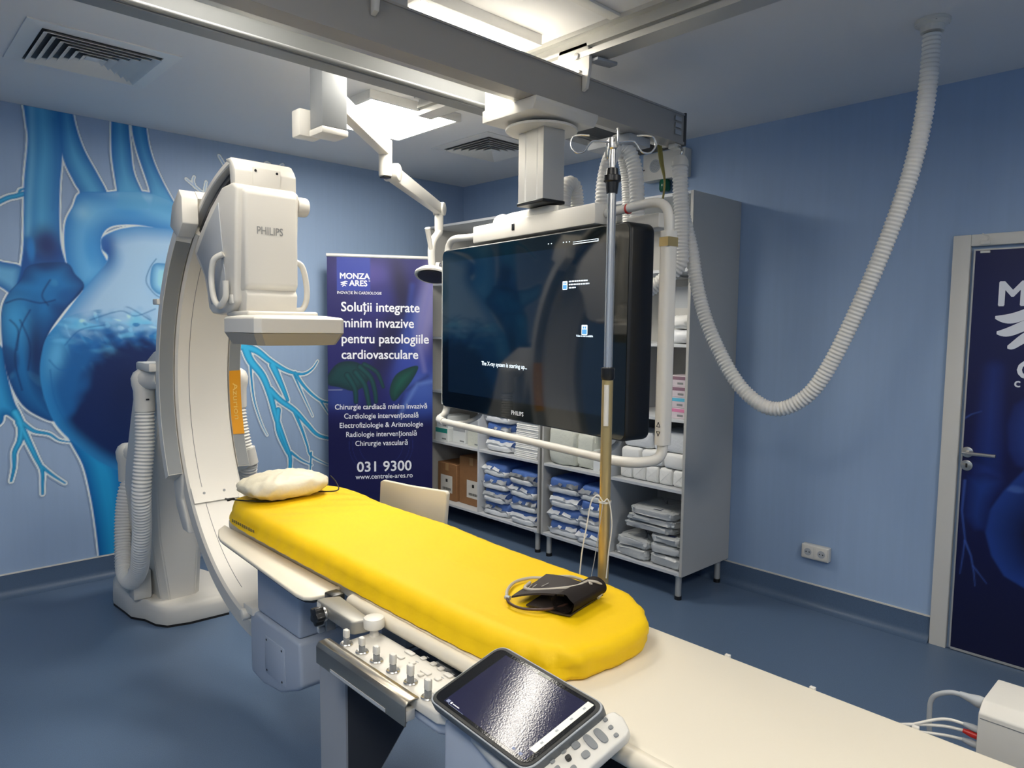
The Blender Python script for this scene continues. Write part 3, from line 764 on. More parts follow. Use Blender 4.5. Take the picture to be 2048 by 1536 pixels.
# ------------------------------------------------------------------ gantry bridge
def gantry():
    t = thing('gantry_bridge', 'dark grey double beam bridge hanging under the ceiling rails', 'gantry beam', (1.2, 2.15, 2.6))
    xa, xb = -1.0, 2.985
    def beam(y0, y1, z0, z1, name, m, flip=1):
        mb = MB()
        # web with flanges and a tube runner along the lower edge
        web = [(y0, z0 + .012), (y0, z1 - .008), (y0 - .006, z1 - .008), (y0 - .006, z1), (y1, z1), (y1, z0), (y0 - .006, z0), (y0 - .006, z0 + .012)]
        mb.prism(web, xa, xb, 'x')
        return mb.build(name, m, t, smooth=20)
    beam(1.975, 2.05, 2.468, 2.612, 'front_beam', 'beam_grey')
    beam(2.285, 2.35, 2.480, 2.600, 'rear_beam', 'mid_grey')
    mb = MB(); mb.tube([(xa, 2.272, 2.492), (xb, 2.272, 2.492)], .009, 10); mb.tube([(xa, 2.272, 2.592), (xb, 2.272, 2.592)], .006, 8)
    mb.build('runner', 'mid_grey', t)
    mb = MB(); mb.box((xa, 2.0505, 2.470), (xb, 2.085, 2.478)); mb.build('lower_flange', 'aluminium', t)
    MB().box((xb, 1.965, 2.462), (xb + .012, 2.36, 2.618), .003).build('end_cap', 'dark_grey', t)
    fr = ((2.90, 1.9685, 2.50), (1, 0, 0), (0, 0, 1))
    mb = MB()
    for k in range(3):
        z = 2.505 + k * .032
        mb.box((2.905, 1.9668, z), (2.955, 1.9688, z + .020))
    mb.build('sticker', 'light_grey', t, smooth=0)
    # clamp under rail
    def clamp(x, parts=True):
        c = MB().prism([(1.935, 2.685), (1.935, 2.63), (1.95, 2.555), (1.972, 2.545), (1.972, 2.6135), (2.36, 2.6135), (2.36, 2.678), (2.12, 2.678), (2.10, 2.735), (1.95, 2.735)], x - .045, x - .027, 'x', .002).build('clamp_plate', 'cream_plastic', t)
        mb = MB()
        for (y, z, r) in ((2.0, 2.69, .013), (1.985, 2.625, .008)):
            mb.cyl((x - .055, y, z), (x - .0455, y, z), r, 18, bev=.002)
        mb.build('bolt', 'steel', c)
        mb = MB(); mb.tube([(x - .047, 2.075, 2.632), (x - .075, 2.09, 2.645)], .006, 8); mb.tube([(x - .072, 2.05, 2.642), (x - .078, 2.11, 2.648)], .005, 8); mb.build('lock_lever', 'steel', c)
        MB().prism([(x - .027, 1.905), (x + .075, 1.885), (x + .085, 1.895), (x + .085, 1.935), (x + .02, 1.95), (x - .027, 1.95)], 2.660, 2.672, 'z', .003).build('guide_lip', 'light_grey', c)
        MB().box((x - .0265, 1.938, 2.682), (x - .012, 1.952, 2.74), .001).build('wiper_block', 'black_plastic', c)
    clamp(2.28)
    clamp(1.28)
    MB().box((1.33, 2.02, 2.625), (1.41, 2.06, 2.668), .003).build('rating_plate', 'light_grey', t)
    return t
gantry()

# ------------------------------------------------------------------ monitor and its suspension
MC, MD, MN = Vector((2.136, 2.222, 1.563)), Vector((-0.1343, -0.9909, 0)).normalized(), Vector((-.9909, .1343, 0)).normalized()
MX = Matrix(((MD.x, 0, MN.x, MC.x), (MD.y, 0, MN.y, MC.y), (MD.z, 1, MN.z, MC.z), (0, 0, 0, 1)))   # local (u right, v up, w to viewer)
def mp(u, v, w): return MX @ Vector((u, v, w))
def rrect(w, h, r, n=6, cx=0, cy=0):
    o = []
    for (sx, sy, a0) in ((1, 1, 0), (-1, 1, 90), (-1, -1, 180), (1, -1, 270)):
        for k in range(n + 1):
            a = math.radians(a0 + 90 * k / n)
            o.append((cx + sx * (w / 2 - r) + r * math.cos(a), cy + sy * (h / 2 - r) + r * math.sin(a)))
    return o
def monitor():
    t = thing('wall_monitor', 'huge black glossy screen hanging in a white tube frame over the table', 'monitor', mp(0, -.4, -.05))
    MB().prism(rrect(1.34, .80, .035), -.125, 0, 'z', .012, 3, M=MX, bevel_all=False).build('casing', 'monitor_black', t)
    g = MB().prism(rrect(1.325, .785, .028), .0005, .0022, 'z', M=MX).build('screen', 'screen_black', t)
    g['label'] = 'black glass screen'
    MB().prism(rrect(1.16, .66, .03), -.16, -.126, 'z', .01, 2, M=MX).build('rear_cover', 'light_grey', t)
    fr = (mp(0, 0, .0032), MD, Vector((0, 0, 1)))
    mb = MB(); add_text(mb, 'PHILIPS', fr, (0, -.372), .026, bold=.0006, align='CENTER', spacing=1.1); mb.build('brand_lettering', 'text_white', t, smooth=0)
    def local(px, py):
        d = ray(px, py); o = np.array([0, 0, H]); n = np.array(MN); tt = ((np.array(MC) - o) @ n) / (d @ n); p = Vector((o + tt * d).tolist()) - MC
        return p.dot(MD), p.z
    # lit picture elements of the start-up screen
    mat('screen_glow', (190, 205, 215), .5, emit=((200, 214, 225), .55))
    mat('screen_blue', (60, 120, 170), .5, emit=((70, 130, 180), .5))
    mat('screen_navy', (8, 20, 34), .06, emit=((14, 34, 52), .12), spec=.7)
    pn = MB().prism([(-.60, -.315), (.597, -.315), (.597, .335), (-.60, .335)], .0023, .0026, 'z', M=MX).build('lit_picture_area', 'screen_navy', g, smooth=0)
    mb = MB(); a, b = local(964, 730)
    add_text(mb, 'The X-ray system is starting up...', fr, (a, b), .027, bold=.0003); mb.build('startup_message', 'screen_glow', g, smooth=0)
    mb = MB(); a, b = local(1170, 678); add_text(mb, 'Video is not available', fr, (a, b + .008), .0115, align='CENTER', bold=.0002); mb.build('video_message', 'screen_glow', g, smooth=0)
    def icon(px, py, s, name):
        a, b = local(px, py); mb = MB(); mb.prism(rrect(s, s * 1.15, .004, 3, a, b), .0027, .0030, 'z', M=MX); i = mb.build(name, 'screen_glow', g, smooth=0)
        mb = MB(); mb.prism(rrect(s * .8, s * .55, .003, 3, a, b - s * .2), .0031, .0034, 'z', M=MX); mb.box((a - s * .28, b + s * .16, .0031), (a - s * .05, b + s * .4, .0034), M=MX); mb.box((a + s * .05, b + s * .16, .0031), (a + s * .28, b + s * .4, .0034), M=MX)
        o = mb.build(name + '_glyph', 'screen_blue', t, smooth=0)
    icon(1131, 571, .030, 'status_icon'); icon(1170, 660, .034, 'video_icon')
    mb = MB()
    for k, n in enumerate((.92, 1.0, .34)):
        a, b = local(1139, 563 + 6.2 * k); x = a; R = random.Random(k)
        while x < a + .118 * n:
            w = R.uniform(.006, .016); mb.box((x, b - .003, .0027), (min(x + w, a + .12 * n), b + .0022, .0030), M=MX); x += w + .003
    mb.build('status_lines', 'screen_glow', g, smooth=0)
    mb = MB(); a, b = local(1147, 487); a2, b2 = local(1198, 481); mb.box((a, b - .004, .0027), (a2, b - .001, .0030), M=MX); mb.box((a, b + .004, .0027), (a2, b + .006, .0030), M=MX); mb.box((a2 - .004, b - .004, .0027), (a2, b + .006, .003), M=MX)
    for px in (1097, 1103, 1127, 1133, 1139): c, d = local(px, 489 - (px - 1097) * .1); mb.box((c, d, .0027), (c + .006, d + .004, .003), M=MX)
    mb.build('progress_bar', 'screen_glow', g, smooth=0)
    return t
monitor()

def suspension():
    t = thing('monitor_suspension', 'white ceiling column with carriage and tube frame that carries the huge screen', 'monitor mount', (2.15, 2.12, 2.45))
    # carriage under the bridge
    x0, x1, y0, y1 = 1.955, 2.325, 1.955, 2.27
    mb = MB(); mb.prism([(y0 + .02, 2.418), (y1, 2.418), (y1, 2.4665), (2.255, 2.4675), (2.255, 2.545), (2.09, 2.545), (2.09, 2.4665), (y0, 2.4665), (y0, 2.45)], x0, x1, 'x', .004)
    mb.build('carriage', 'white_plastic', t)
    cx, cy = 2.15, 2.115
    MB().lathe([(.115, 2.392), (.15, 2.392), (.152, 2.397), (.15, 2.402), (.10, 2.404)], (cx, cy, 0)).build('turntable_disc', 'white_plastic', t)
    MB().cyl((cx, cy, 2.404), (cx, cy, 2.4175), .105, 32).build('swivel_ring', 'black_plastic', t)
    R = Matrix.Translation((cx, cy, 0)) @ Matrix(((MD.x, MN.x, 0, 0), (MD.y, MN.y, 0, 0), (0, 0, 1, 0), (0, 0, 0, 1)))
    prof = [(-.085, -.055), (-.04, -.055), (-.036, -.051), (-.03, -.055), (.04, -.055), (.046, -.051), (.05, -.055), (.085, -.055), (.085, .055), (.05, .055), (.046, .051), (.04, .055), (-.03, .055), (-.036, .051), (-.04, .055), (-.085, .055)]
    MB().prism(prof, 2.105, 2.3915, 'z', M=R).build('column', 'aluminium', t, smooth=20)
    MB().box((-.09, -.06, 2.090), (.09, .06, 2.1045), .003, 1, R).build('column_foot', 'black_plastic', t)
    # header bar above the screen
    hb = MB(); hb.box((-.40, .412, -.13), (.465, .492, -.01), .008, 2, MX); hd = hb.build('header_bar', 'white_plastic', t)
    hb = MB(); hb.prism([(-.21, .4925), (.22, .4925), (.22, .515), (.15, .525), (-.13, .525), (-.18, .515)], -.125, -.03, 'z', .006, M=MX); hb.build('header_cover', 'white_plastic', t)
    hb = MB(); hb.prism([(-.30, .4925), (-.2105, .4925), (-.2105, .535), (-.25, .535), (-.285, .52)], -.125, -.05, 'z', .010, M=MX); hb.build('cable_cover', 'white_plastic', t)
    MB().box((-.075, .440, -.0098), (-.055, .470, -.006), .002, 1, MX).build('remote_sensor', 'black_plastic', hd)
    mb = MB()
    for u in (-.36, .42): mb.box((u - .03, .38, -.12), (u + .03, .4115, -.10), .003, 1, MX)
    mb.build('mount_bracket', 'aluminium', t)
    MB().box((.49, .39, -.24), (.66, .445, -.15), .006, 2, MX).build('junction_box', 'white_plastic', t)
    # tube frame, two mirrored side loops and the bottom bar
    for s in (-1, 1):
        a = .4655 if s > 0 else -.4005
        p = [mp(a, .455, -.07), mp(s * .56, .462, -.08), mp(s * .66, .468, -.085), mp(s * .72, .463, -.087), mp(s * .757, .435, -.088), mp(s * .767, .385, -.088), mp(s * .767, .33, -.088)]
        MB().tube(crom(p, 8), .0175, 16).build('frame_tube', 'white_plastic', t)
        MB().prism(rrect(.045, .056, .016, 5, s * .767, -.088), 0, 1, 'z', .0, M=MX @ Matrix(((1, 0, 0, 0), (0, 0, .76, -.40), (0, 1, 0, 0), (0, 0, 0, 1)))).build('side_handle', 'white_plastic', t)
        p = [mp(s * .767, -.402, -.088), mp(s * .766, -.43, -.085), mp(s * .755, -.455, -.065), mp(s * .72, -.466, -.02), mp(s * .67, -.468, .012), mp(s * .60, -.468, .028)]
        MB().tube(crom(p, 8), .0195, 16).build('corner_tube', 'white_plastic', t)
    MB().tube([mp(-.601, -.468, .028), mp(.601, -.468, .028)], .016, 16).build('grab_bar', 'white_plastic', t)
    mb = MB()
    for s in (-.5, .5): mb.tube(crom([mp(s, -.36, -.14), mp(s, -.43, -.13), mp(s, -.462, -.06), mp(s, -.468, .02)], 6), .011, 10)
    mb.build('bar_arm', 'white_plastic', t)
    MB().tube([mp(.567, .461, -.081), mp(.575, .461, -.081)], .0195, 16).build('red_ring', 'red_plastic', t)
    mb = MB(); mb.box((.750, .305, -.0595), (.7905, .337, -.0585), M=MX); mb.box((.7898, .305, -.11), (.791, .337, -.0585), M=MX); mb.build('gold_label', 'brass', t)
    mb = MB()
    for z, s in ((-.325, 1), (-.358, -1)):
        for (A, B) in (((-.008, -.008), (.008, -.008)), ((.008, -.008), (0, .009)), ((0, .009), (-.008, -.008))):
            mb.tube([mp(.770 + A[0], z + s * A[1], -.0592), mp(.770 + B[0], z + s * B[1], -.0592)], .0012, 6)
    mb.build('height_arrows', 'black_plastic', t)
    return t
suspension()

# ------------------------------------------------------------------ examination lamp
def lamp():
    p0, p1 = (1.43, 2.59), (2.5, 3.35)
    d = Vector((p1[0] - p0[0], p1[1] - p0[1], 0)).normalized(); nn = Vector((d.y, -d.x, 0))      # nn faces the camera side
    q = lambda px, py, o=0: Vector(atv(px, py, p0, p1).tolist()) + nn * o
    t = thing('examination_lamp', 'white examination lamp on a jointed ceiling arm left of the huge screen', 'lamp', (1.41, 2.57, 2.67))
    MB().box((1.365, 2.525, 2.345), (1.475, 2.625, 2.678), .006).build('ceiling_post', 'mid_grey', t)
    mb = MB(); mb.box((1.362, 2.522, 2.318), (1.478, 2.628, 2.3445), .006); mb.box((1.325, 2.632, 2.32), (1.42, 2.70, 2.425), .006); mb.build('post_housing', 'white_plastic', t)
    mb = MB(); mb.box((1.385, 2.6255, 2.43), (1.425, 2.65, 2.56), .006); mb.build('side_bracket', 'white_plastic', t)
    def arm(name, a, b, hw, hh, m='white_plastic', bev=.008, taper=1.0):
        a, b = Vector(a), Vector(b); x = (b - a).normalized(); y = Vector((-nn)).normalized(); z = x.cross(y); L = (b - a).length
        X = Matrix(((x.x, y.x, z.x, a.x), (x.y, y.y, z.y, a.y), (x.z, y.z, z.z, a.z), (0, 0, 0, 1)))
        mb = MB(); mb.prism([(0, -hh), (L, -hh * taper), (L, hh * taper), (0, hh)], -hw, hw, 'y', bev, M=X)
        return mb.build(name, m, t)
    A0 = Vector((1.478, 2.60, 2.47)); A1 = q(771, 297)
    arm('upper_arm', A0, A1, .026, .036)
    J = q(771, 330)
    mb = MB(); mb.cyl((J.x, J.y, J.z - .055), (J.x, J.y, A1.z + .04), .032, 24, bev=.005); mb.build('elbow_post', 'white_plastic', t)
    mb = MB(); e = q(785, 345); mb.cyl(e - nn * .04, e + nn * .038, .042, 24, bev=.006); mb.build('elbow_joint', 'white_plastic', t)
    MB().box((J.x - .02, J.y - .02, J.z - .063), (J.x + .02, J.y + .02, J.z - .055), .002).build('joint_cap', 'black_plastic', t)
    B1 = q(878, 418)
    arm('lower_arm', q(786, 348), B1, .024, .040, bev=.010, taper=.85)
    mb = MB(); mb.cyl(B1 - nn * .032, B1 + nn * .036, .040, 24, bev=.005); mb.build('wrist_joint', 'white_plastic', t)
    K = q(880, 462)
    MB().cyl((B1.x, B1.y, K.z), (B1.x, B1.y, B1.z - .03), .026, 20, bev=.003).build('wrist_post', 'white_plastic', t)
    yk = crom([Vector((B1.x, B1.y, K.z - .002)), q(876, 468), q(866, 482), q(863, 500), q(863, 520), q(864, 533)], 8)
    MB().tube(yk, [.024 - .004 * i / (len(yk) - 1) for i in range(len(yk))], 14).build('yoke', 'white_plastic', t)
    h0, h1 = q(855, 456), q(862, 500)
    MB().tube([h0, h1, h1 - Vector((0, 0, .03))], [.016, .012, .010], 14).build('handle', 'white_plastic', t)
    hc = q(866, 547); ax = (Vector((.30, .22, 1))).normalized()
    MB().lathe([(.02, .030), (.04, .028), (.085, .014), (.106, -.004), (.108, -.014), (.102, -.022), (.096, -.020), (.092, -.018)], hc, ax, 40).build('lamp_head', 'white_plastic', t)
    MB().lathe([(.091, -.019), (.088, -.024), (.02, -.026)], hc, ax, 40).build('lamp_glass', 'black_plastic', t)
    bd = q(866, 532) + nn * .040
    MB().cyl(bd - nn * .02, bd + nn * .004, .022, 24, bev=.002).build('pivot_cap', 'white_plastic', t)
    mb = MB(); mb.cyl(bd + nn * .004, bd + nn * .0055, .017, 24); k = mb.build('pivot_badge', mat('badge_navy', (22, 34, 66), .4), t)
    mb = MB(); mb.box((-.014, -.0015, 0), (.014, .0015, .001), M=Matrix(((d.x, 0, nn.x, bd.x + nn.x * .0056), (d.y, 0, nn.y, bd.y + nn.y * .0056), (0, 1, 0, bd.z), (0, 0, 0, 1)))); mb.box((-.0015, -.012, 0), (.0015, .012, .001), M=Matrix(((d.x, 0, nn.x, bd.x + nn.x * .0056), (d.y, 0, nn.y, bd.y + nn.y * .0056), (0, 1, 0, bd.z), (0, 0, 0, 1))))
    mb.build('badge_cross', 'text_white', k, smooth=0)
lamp()

# ------------------------------------------------------------------ corrugated hoses
V_ = lambda l, a, b, off=(0, 0): [Vector(atv(px, py, a, b).tolist()) + Vector((off[0], off[1], 0)) for px, py in l]
MA, MBp = (3.12, .95), (2.985, 2.0)
t = thing('ceiling_hose', 'long white corrugated hose hanging in a loop from the ceiling beside the door', 'hose', (3.12, .95, ZC))
path = V_([(1864, 70), (1860, 130), (1848, 230), (1826, 330), (1793, 430), (1754, 530), (1712, 625), (1668, 715), (1630, 775), (1595, 805), (1558, 818), (1520, 808), (1478, 770), (1442, 710), (1412, 640), (1394, 570), (1383, 500), (1367, 430), (1361, 370), (1359, 335)], MA, MBp)
hose_mb(path, .0345, .0165, .15, 20).build('corrugated_hose', 'hose_white', t, smooth=180)
a = path[0]
MB().lathe([(.05, 0), (.062, 0), (.062, -.014), (.044, -.022), (.040, -.045), (.037, -.045)], (a.x, a.y, ZC - .001), (0, 0, 1), 32).build('ceiling_flange', 'white_plastic', t)
mb = MB()
for k in range(4):
    an = k * 1.57 + .5; mb.cyl((a.x + .054 * math.cos(an), a.y + .054 * math.sin(an), ZC - .0175), (a.x + .054 * math.cos(an), a.y + .054 * math.sin(an), ZC - .015), .004, 10)
mb.build('flange_screw', 'black_plastic', t)

t = thing('beam_end_hose', 'white corrugated hose hanging from the beam end in front of the tall shelf', 'hose', (2.95, 1.98, 2.45))
PA, PB = (2.95, 1.90), (2.80, 2.08)
path = [Vector(atx(px, py, 2.93).tolist()) for px, py in ((1360, 332), (1361, 380), (1363, 440), (1362, 490), (1355, 535))] + [Vector((2.88, 2.13, 1.74)), Vector((2.72, 2.25, 1.62)), Vector((2.50, 2.24, 1.60)), Vector((2.32, 2.22, 1.66))]
hose_mb(path, .038, .0165, .15, 20).build('corrugated_hose', 'hose_white', t, smooth=180)
c = path[0]
MB().lathe([(.034, -.005), (.041, .0), (.040, .02), (.026, .045), (.014, .05)], c, (0, 0, 1), 24).build('hose_cap', 'white_plastic', t)
mb = MB(); mb.tube(crom([c + Vector((0, 0, .04)), c + Vector((.0, -.01, .075)), Vector((2.955, 1.99, 2.46))], 6), .006, 8); mb.build('hook', 'steel', t)
MB().box((2.925, 1.978, 2.445), (2.975, 2.02, 2.467), .003).build('hanger_clip', 'white_plastic', t)
mb = MB(); w0 = Vector((2.90, 2.06, 2.467))
for k in range(3): mb.tube(crom([w0 + Vector((.012 * k, 0, 0)), w0 + Vector((.012 * k + .005, -.01, -.08)), w0 + Vector((.02, -.03, -.18)), w0 + Vector((.0, -.03, -.30))], 6), .0045, 8)
mb.build('cable_bundle', mat('olive_cable', (138, 130, 70), .5), t)

t = thing('arched_hose_pair', 'white corrugated hoses arching from the beam clamp down behind the huge screen', 'hose', (2.69, 2.12, 2.5))
py_ = lambda px, py, y: Vector(aty(px, py, y).tolist())
hose_mb([py_(1206, 440, 2.12), py_(1205, 405, 2.12), py_(1208, 365, 2.12), py_(1217, 325, 2.12), py_(1231, 297, 2.12), py_(1243, 288, 2.12)], .036, .017, .15, 20).build('corrugated_hose', 'hose_white', t, smooth=180)
hose_mb([py_(1243, 289, 2.10), py_(1256, 300, 2.08), py_(1268, 330, 2.06), py_(1273, 370, 2.05), py_(1274, 410, 2.04), py_(1274, 455, 2.04)], .037, .017, .15, 20).build('corrugated_hose', 'hose_white', t, smooth=180)
hose_mb([py_(1240, 300, 2.20), py_(1247, 330, 2.20), py_(1252, 370, 2.20), py_(1254, 455, 2.20)], .024, .012, .16, 18).build('corrugated_hose', 'hose_white', t, smooth=180)
a = py_(1243, 286, 2.12)
mb = MB(); mb.lathe([(.052, -.03), (.056, 0), (.045, .03), (.02, .042)], a, (0, 0, 1), 24); mb.build('hose_cap', 'white_plastic', t)
mb = MB(); mb.cyl(a + Vector((0, 0, .03)), (a.x, a.y, 2.45), .012, 14); mb.build('hanger_rod', 'white_plastic', t)
MB().box((a.x - .07, a.y - .10, 2.425), (a.x + .09, a.y + .15, 2.4665), .004).build('hanger_block', 'light_grey', t)

t = thing('column_hose', 'short white corrugated hose humped beside the ceiling column', 'hose', (2.34, 2.12, 2.1))
hose_mb([py_(1126, 420, 2.16), py_(1127, 392, 2.17), py_(1133, 372, 2.17), py_(1142, 368, 2.17), py_(1150, 380, 2.17), py_(1153, 410, 2.17), py_(1153, 425, 2.17)], .036, .013, .14, 20).build('corrugated_hose', 'hose_white', t, smooth=180)

# ------------------------------------------------------------------ small wall fittings
t = thing('wall_box', 'pale grey speaker box high on the right wall with a green lamp below', 'wall box', (XR, 2.7, 2.6))
MB().box((XR - .075, 2.55, 2.545), (XR - .001, 2.872, 2.72), .004).build('housing', 'white_plastic', t)
mb = MB(); mb.cyl((XR - .0775, 2.775, 2.635), (XR - .0752, 2.775, 2.635), .042, 32)
sp = mb.build('speaker_grille', 'light_grey', t)
mb = MB()
for r in (.010, .02, .03): 
    for k in range(int(r * 600)): an = 6.283 * k / int(r * 600); mb.cyl((XR - .0782, 2.775 + r * math.cos(an), 2.635 + r * math.sin(an)), (XR - .0776, 2.775 + r * math.cos(an), 2.635 + r * math.sin(an)), .0026, 8)
mb.build('grille_holes', 'mid_grey', sp, smooth=0)
MB().cyl((XR - .078, 2.862, 2.62), (XR - .0752, 2.862, 2.62), .005, 12).build('lock', 'black_plastic', t)
MB().lathe([(.03, 0), (.036, -.015), (.036, -.06), (.028, -.075)], (XR - .04, 2.72, 2.5445), (0, 0, 1), 24).build('indicator_lamp', 'green_lens', t)

t = thing('power_outlet', 'white double power socket low on the right wall', 'power socket', (XR, 1.64, .29))
MB().box((XR - .04, 1.563, .286), (XR - .001, 1.717, .368), .006, 3).build('housing', 'white_plastic', t)
for y in (1.602, 1.678):
    f = MB().box((XR - .0435, y - .034, .293), (XR - .0405, y + .034, .361), .002).build('socket', 'white_plastic', t)
    MB().cyl((XR - .0442, y, .327), (XR - .0436, y, .327), .021, 24).build('socket_well', 'light_grey', f)
    mb = MB(); mb.cyl((XR - .0447, y - .009, .327), (XR - .0443, y - .009, .327), .0035, 10); mb.cyl((XR - .0447, y + .009, .327), (XR - .0443, y + .009, .327), .0035, 10); mb.build('pin_holes', 'black_plastic', f)
# ================================================================== X-ray C-arm
def carm():
    CY, CZ = 2.53, 1.293; XC = 1.20; HW = .12
    t = thing('xray_c_arm', 'tall white X-ray C-arm with grey side bands standing at the head of the yellow mattress', 'X-ray machine', (1.2, 3.95, 0))
    pol = lambda r, a: (CY + r * math.cos(math.radians(a)), CZ + r * math.sin(math.radians(a)))
    def arc(mb, r0, r1, a0, a1, x0, x1, n=60, bev=0.0):
        A = [a0 + (a1 - a0) * k / n for k in range(n + 1)]
        sec = [(r0, x0), (r0, x1), (r1, x1), (r1, x0)] if not bev else [(r0, x0 + bev), (r0, x1 - bev), (r0 + bev, x1), (r1 - bev, x1), (r1, x1 - bev), (r1, x0 + bev), (r1 - bev, x0), (r0 + bev, x0)]
        b = bmesh.new(); rings = []
        for a in A:
            rings.append([b.verts.new((x, *pol(r, a))) for r, x in sec])
        m = len(sec)
        for P_, Q in zip(rings, rings[1:]):
            for k in range(m): b.faces.new((P_[k], P_[(k + 1) % m], Q[(k + 1) % m], Q[k]))
        b.faces.new(rings[0][::-1]); b.faces.new(rings[-1]); bmesh.ops.recalc_face_normals(b, faces=b.faces[:])
        return mb.merge(b)
    # sliding arc
    mb = MB(); arc(mb, .853, .93, -108, 50, XC - HW, XC + HW, 80, .010); arc_ = mb.build('sliding_arc', 'cream_plastic', t, smooth=30)
    mb = MB(); arc(mb, .905, .93, 50.2, 79, XC - HW, XC + HW, 24, .004); arc(mb, .80, .835, 50.2, 79, XC - HW + .02, XC + HW - .02, 24, .004); mb.build('upper_arc', 'cream_plastic', t, smooth=30)
    mb = MB(); arc(mb, .8355, .9045, 50.2, 76, XC - HW + .03, XC + HW - .03, 24); arc(mb, .868, .880, 50.2, 76, XC - HW + .018, XC + HW - .018, 24); mb.build('guide_track', 'dark_grey', arc_, smooth=30)
    mb = MB(); arc(mb, .8515, .8529, -70, 48, XC - .062, XC - .060, 60); mb.build('seam', 'mid_grey', arc_, smooth=0)
    # hinge plate at the foot of the inner surface
    mb = MB(); arc(mb, .846, .8525, -37.5, -32.5, XC - HW + .008, XC + HW - .03, 8, .002); hp = mb.build('inner_cover_plate', 'cream_plastic', arc_, smooth=30)
    mb = MB()
    for x in (XC - .06, XC + .03):
        y, z = pol(.846, -34.5); n = Vector((0, CY - y, CZ - z)).normalized(); p = Vector((x, y, z)); mb.cyl(p, p + n * .0012, .006, 12)
    mb.build('plate_screw', 'mid_grey', hp)
    # sleeve around the arc
    SL = XC - .185; SR = XC + .185
    def sleeve(mb, a0, a1, n=40):
        b = bmesh.new(); rings = []
        secs = [(.862, XC - HW - .006), (.872, SL), (.918, SL), (.930, SL + .012), (.965, SL + .07), (.965, SR - .07), (.930, SR - .012), (.918, SR), (.872, SR), (.862, XC + HW + .006), (.945, XC + HW + .006), (.945, XC - HW - .006)]
        for k in range(n + 1):
            a = a0 + (a1 - a0) * k / n
            rings.append([b.verts.new((x, *pol(r, a))) for r, x in secs])
        m = len(secs)
        for P_, Q in zip(rings, rings[1:]):
            for k in range(m): b.faces.new((P_[k], P_[(k + 1) % m], Q[(k + 1) % m], Q[k]))
        b.faces.new(rings[0][::-1]); b.faces.new(rings[-1]); bmesh.ops.recalc_face_normals(b, faces=b.faces[:])
        return mb.merge(b)
    mb = MB(); sleeve(mb, -27, 51); slv = mb.build('sleeve', 'white_plastic', t, smooth=30)
    for s, nm in ((-1, 'l'), (1, 'r')):
        b = bmesh.new(); rows = []
        x0, x1 = (XC - HW - .008, SL + .002) if s < 0 else (XC + HW + .008, SR - .002)
        for k in range(41):
            a = -26.8 + 73 * k / 40; rows.append([b.verts.new((x0, *pol(.8605, a))), b.verts.new((x1, *pol(.8705, a))), b.verts.new((x1, *pol(.876, a))), b.verts.new((x0, *pol(.866, a)))])
        for P_, Q in zip(rows, rows[1:]):
            for k in range(4): b.faces.new((P_[k], P_[(k + 1) % 4], Q[(k + 1) % 4], Q[k]))
        b.faces.new(rows[0]); b.faces.new(rows[-1][::-1]); bmesh.ops.recalc_face_normals(b, faces=b.faces[:])
        mb = MB(); mb.merge(b); mb.build('front_band', 'mid_grey', slv, smooth=30)
    mb = MB()      # cap pieces on the sleeve's top end
    mb.prism([pol(.857, 48.5), pol(.955, 46.5), pol(.995, 51), pol(.992, 57), pol(.945, 57.5), pol(.857, 54)], SL - .004, XC - HW - .004, 'x', .004)
    mb.prism([pol(.857, 48.5), pol(.955, 46.5), pol(.995, 51), pol(.992, 57), pol(.945, 57.5), pol(.857, 54)], XC + HW + .004, SR + .004, 'x', .004)
    mb.prism([pol(.946, 46.5), pol(.960, 46.5), pol(.995, 51), pol(.992, 57), pol(.946, 57.5)], XC - HW - .0038, XC + HW + .0038, 'x', .0)
    mb.build('sleeve_cap', 'cream_plastic', slv)
    # orange name label on the right band
    b = bmesh.new(); rows = []
    for k in range(13):
        a = -16.5 + 20.5 * k / 12; rows.append([b.verts.new((XC + HW + .007, *pol(.8588, a))), b.verts.new((SR + .001, *pol(.8690, a))), b.verts.new((SR + .001, *pol(.874, a)))])
    for P_, Q in zip(rows, rows[1:]):
        for k in range(2): b.faces.new((P_[k], P_[k + 1], Q[k + 1], Q[k]))
    mb = MB(); mb.merge(b); lb = mb.build('orange_label', 'orange_label', slv, smooth=60); lb['label'] = 'orange name label'
    tb = text_mesh('Azurion', .055, bold=.0003, align='CENTER')
    for v in tb.verts:
        a = -6.0 - math.degrees(v.co.x / .86); k = (v.co.y + .016) / .06
        v.co = Vector((XC + HW + .012 + .045 * k, *pol(.8583 + .0095 * k, a)))
    mb = MB(); mb.merge(tb); mb.build('label_text', mat('label_pale', (226, 190, 110), .5), lb, smooth=0)
    MB().box((SL - .03, 3.44, 1.355), (SL + .06, 3.64, 1.395), .008, 2).build('left_hose_bracket', 'white_plastic', slv)
    MB().box((SL - .012, 3.36, 1.66), (SL + .03, 3.42, 1.685), .004).build('left_tab', 'white_plastic', slv)
    # lower hook shaped bracket beneath the sleeve
    MB().prism([pol(.875, -26.6), pol(1.0, -26.6), pol(1.03, -33), pol(1.02, -40), pol(.965, -43), pol(.945, -40), pol(.945, -33), pol(.90, -30)], XC - .13, XC + .10, 'x', .010, 3).build('sleeve_tail', 'white_plastic', slv)
    # stand
    b = bmesh.new()
    def loop(x0, x1, y0, y1, z, ch): return [b.verts.new(p) for p in ((x0 + ch, y0, z), (x1 - ch, y0, z), (x1, y0 + ch, z), (x1, y1, z), (x0, y1, z), (x0, y0 + ch, z))]
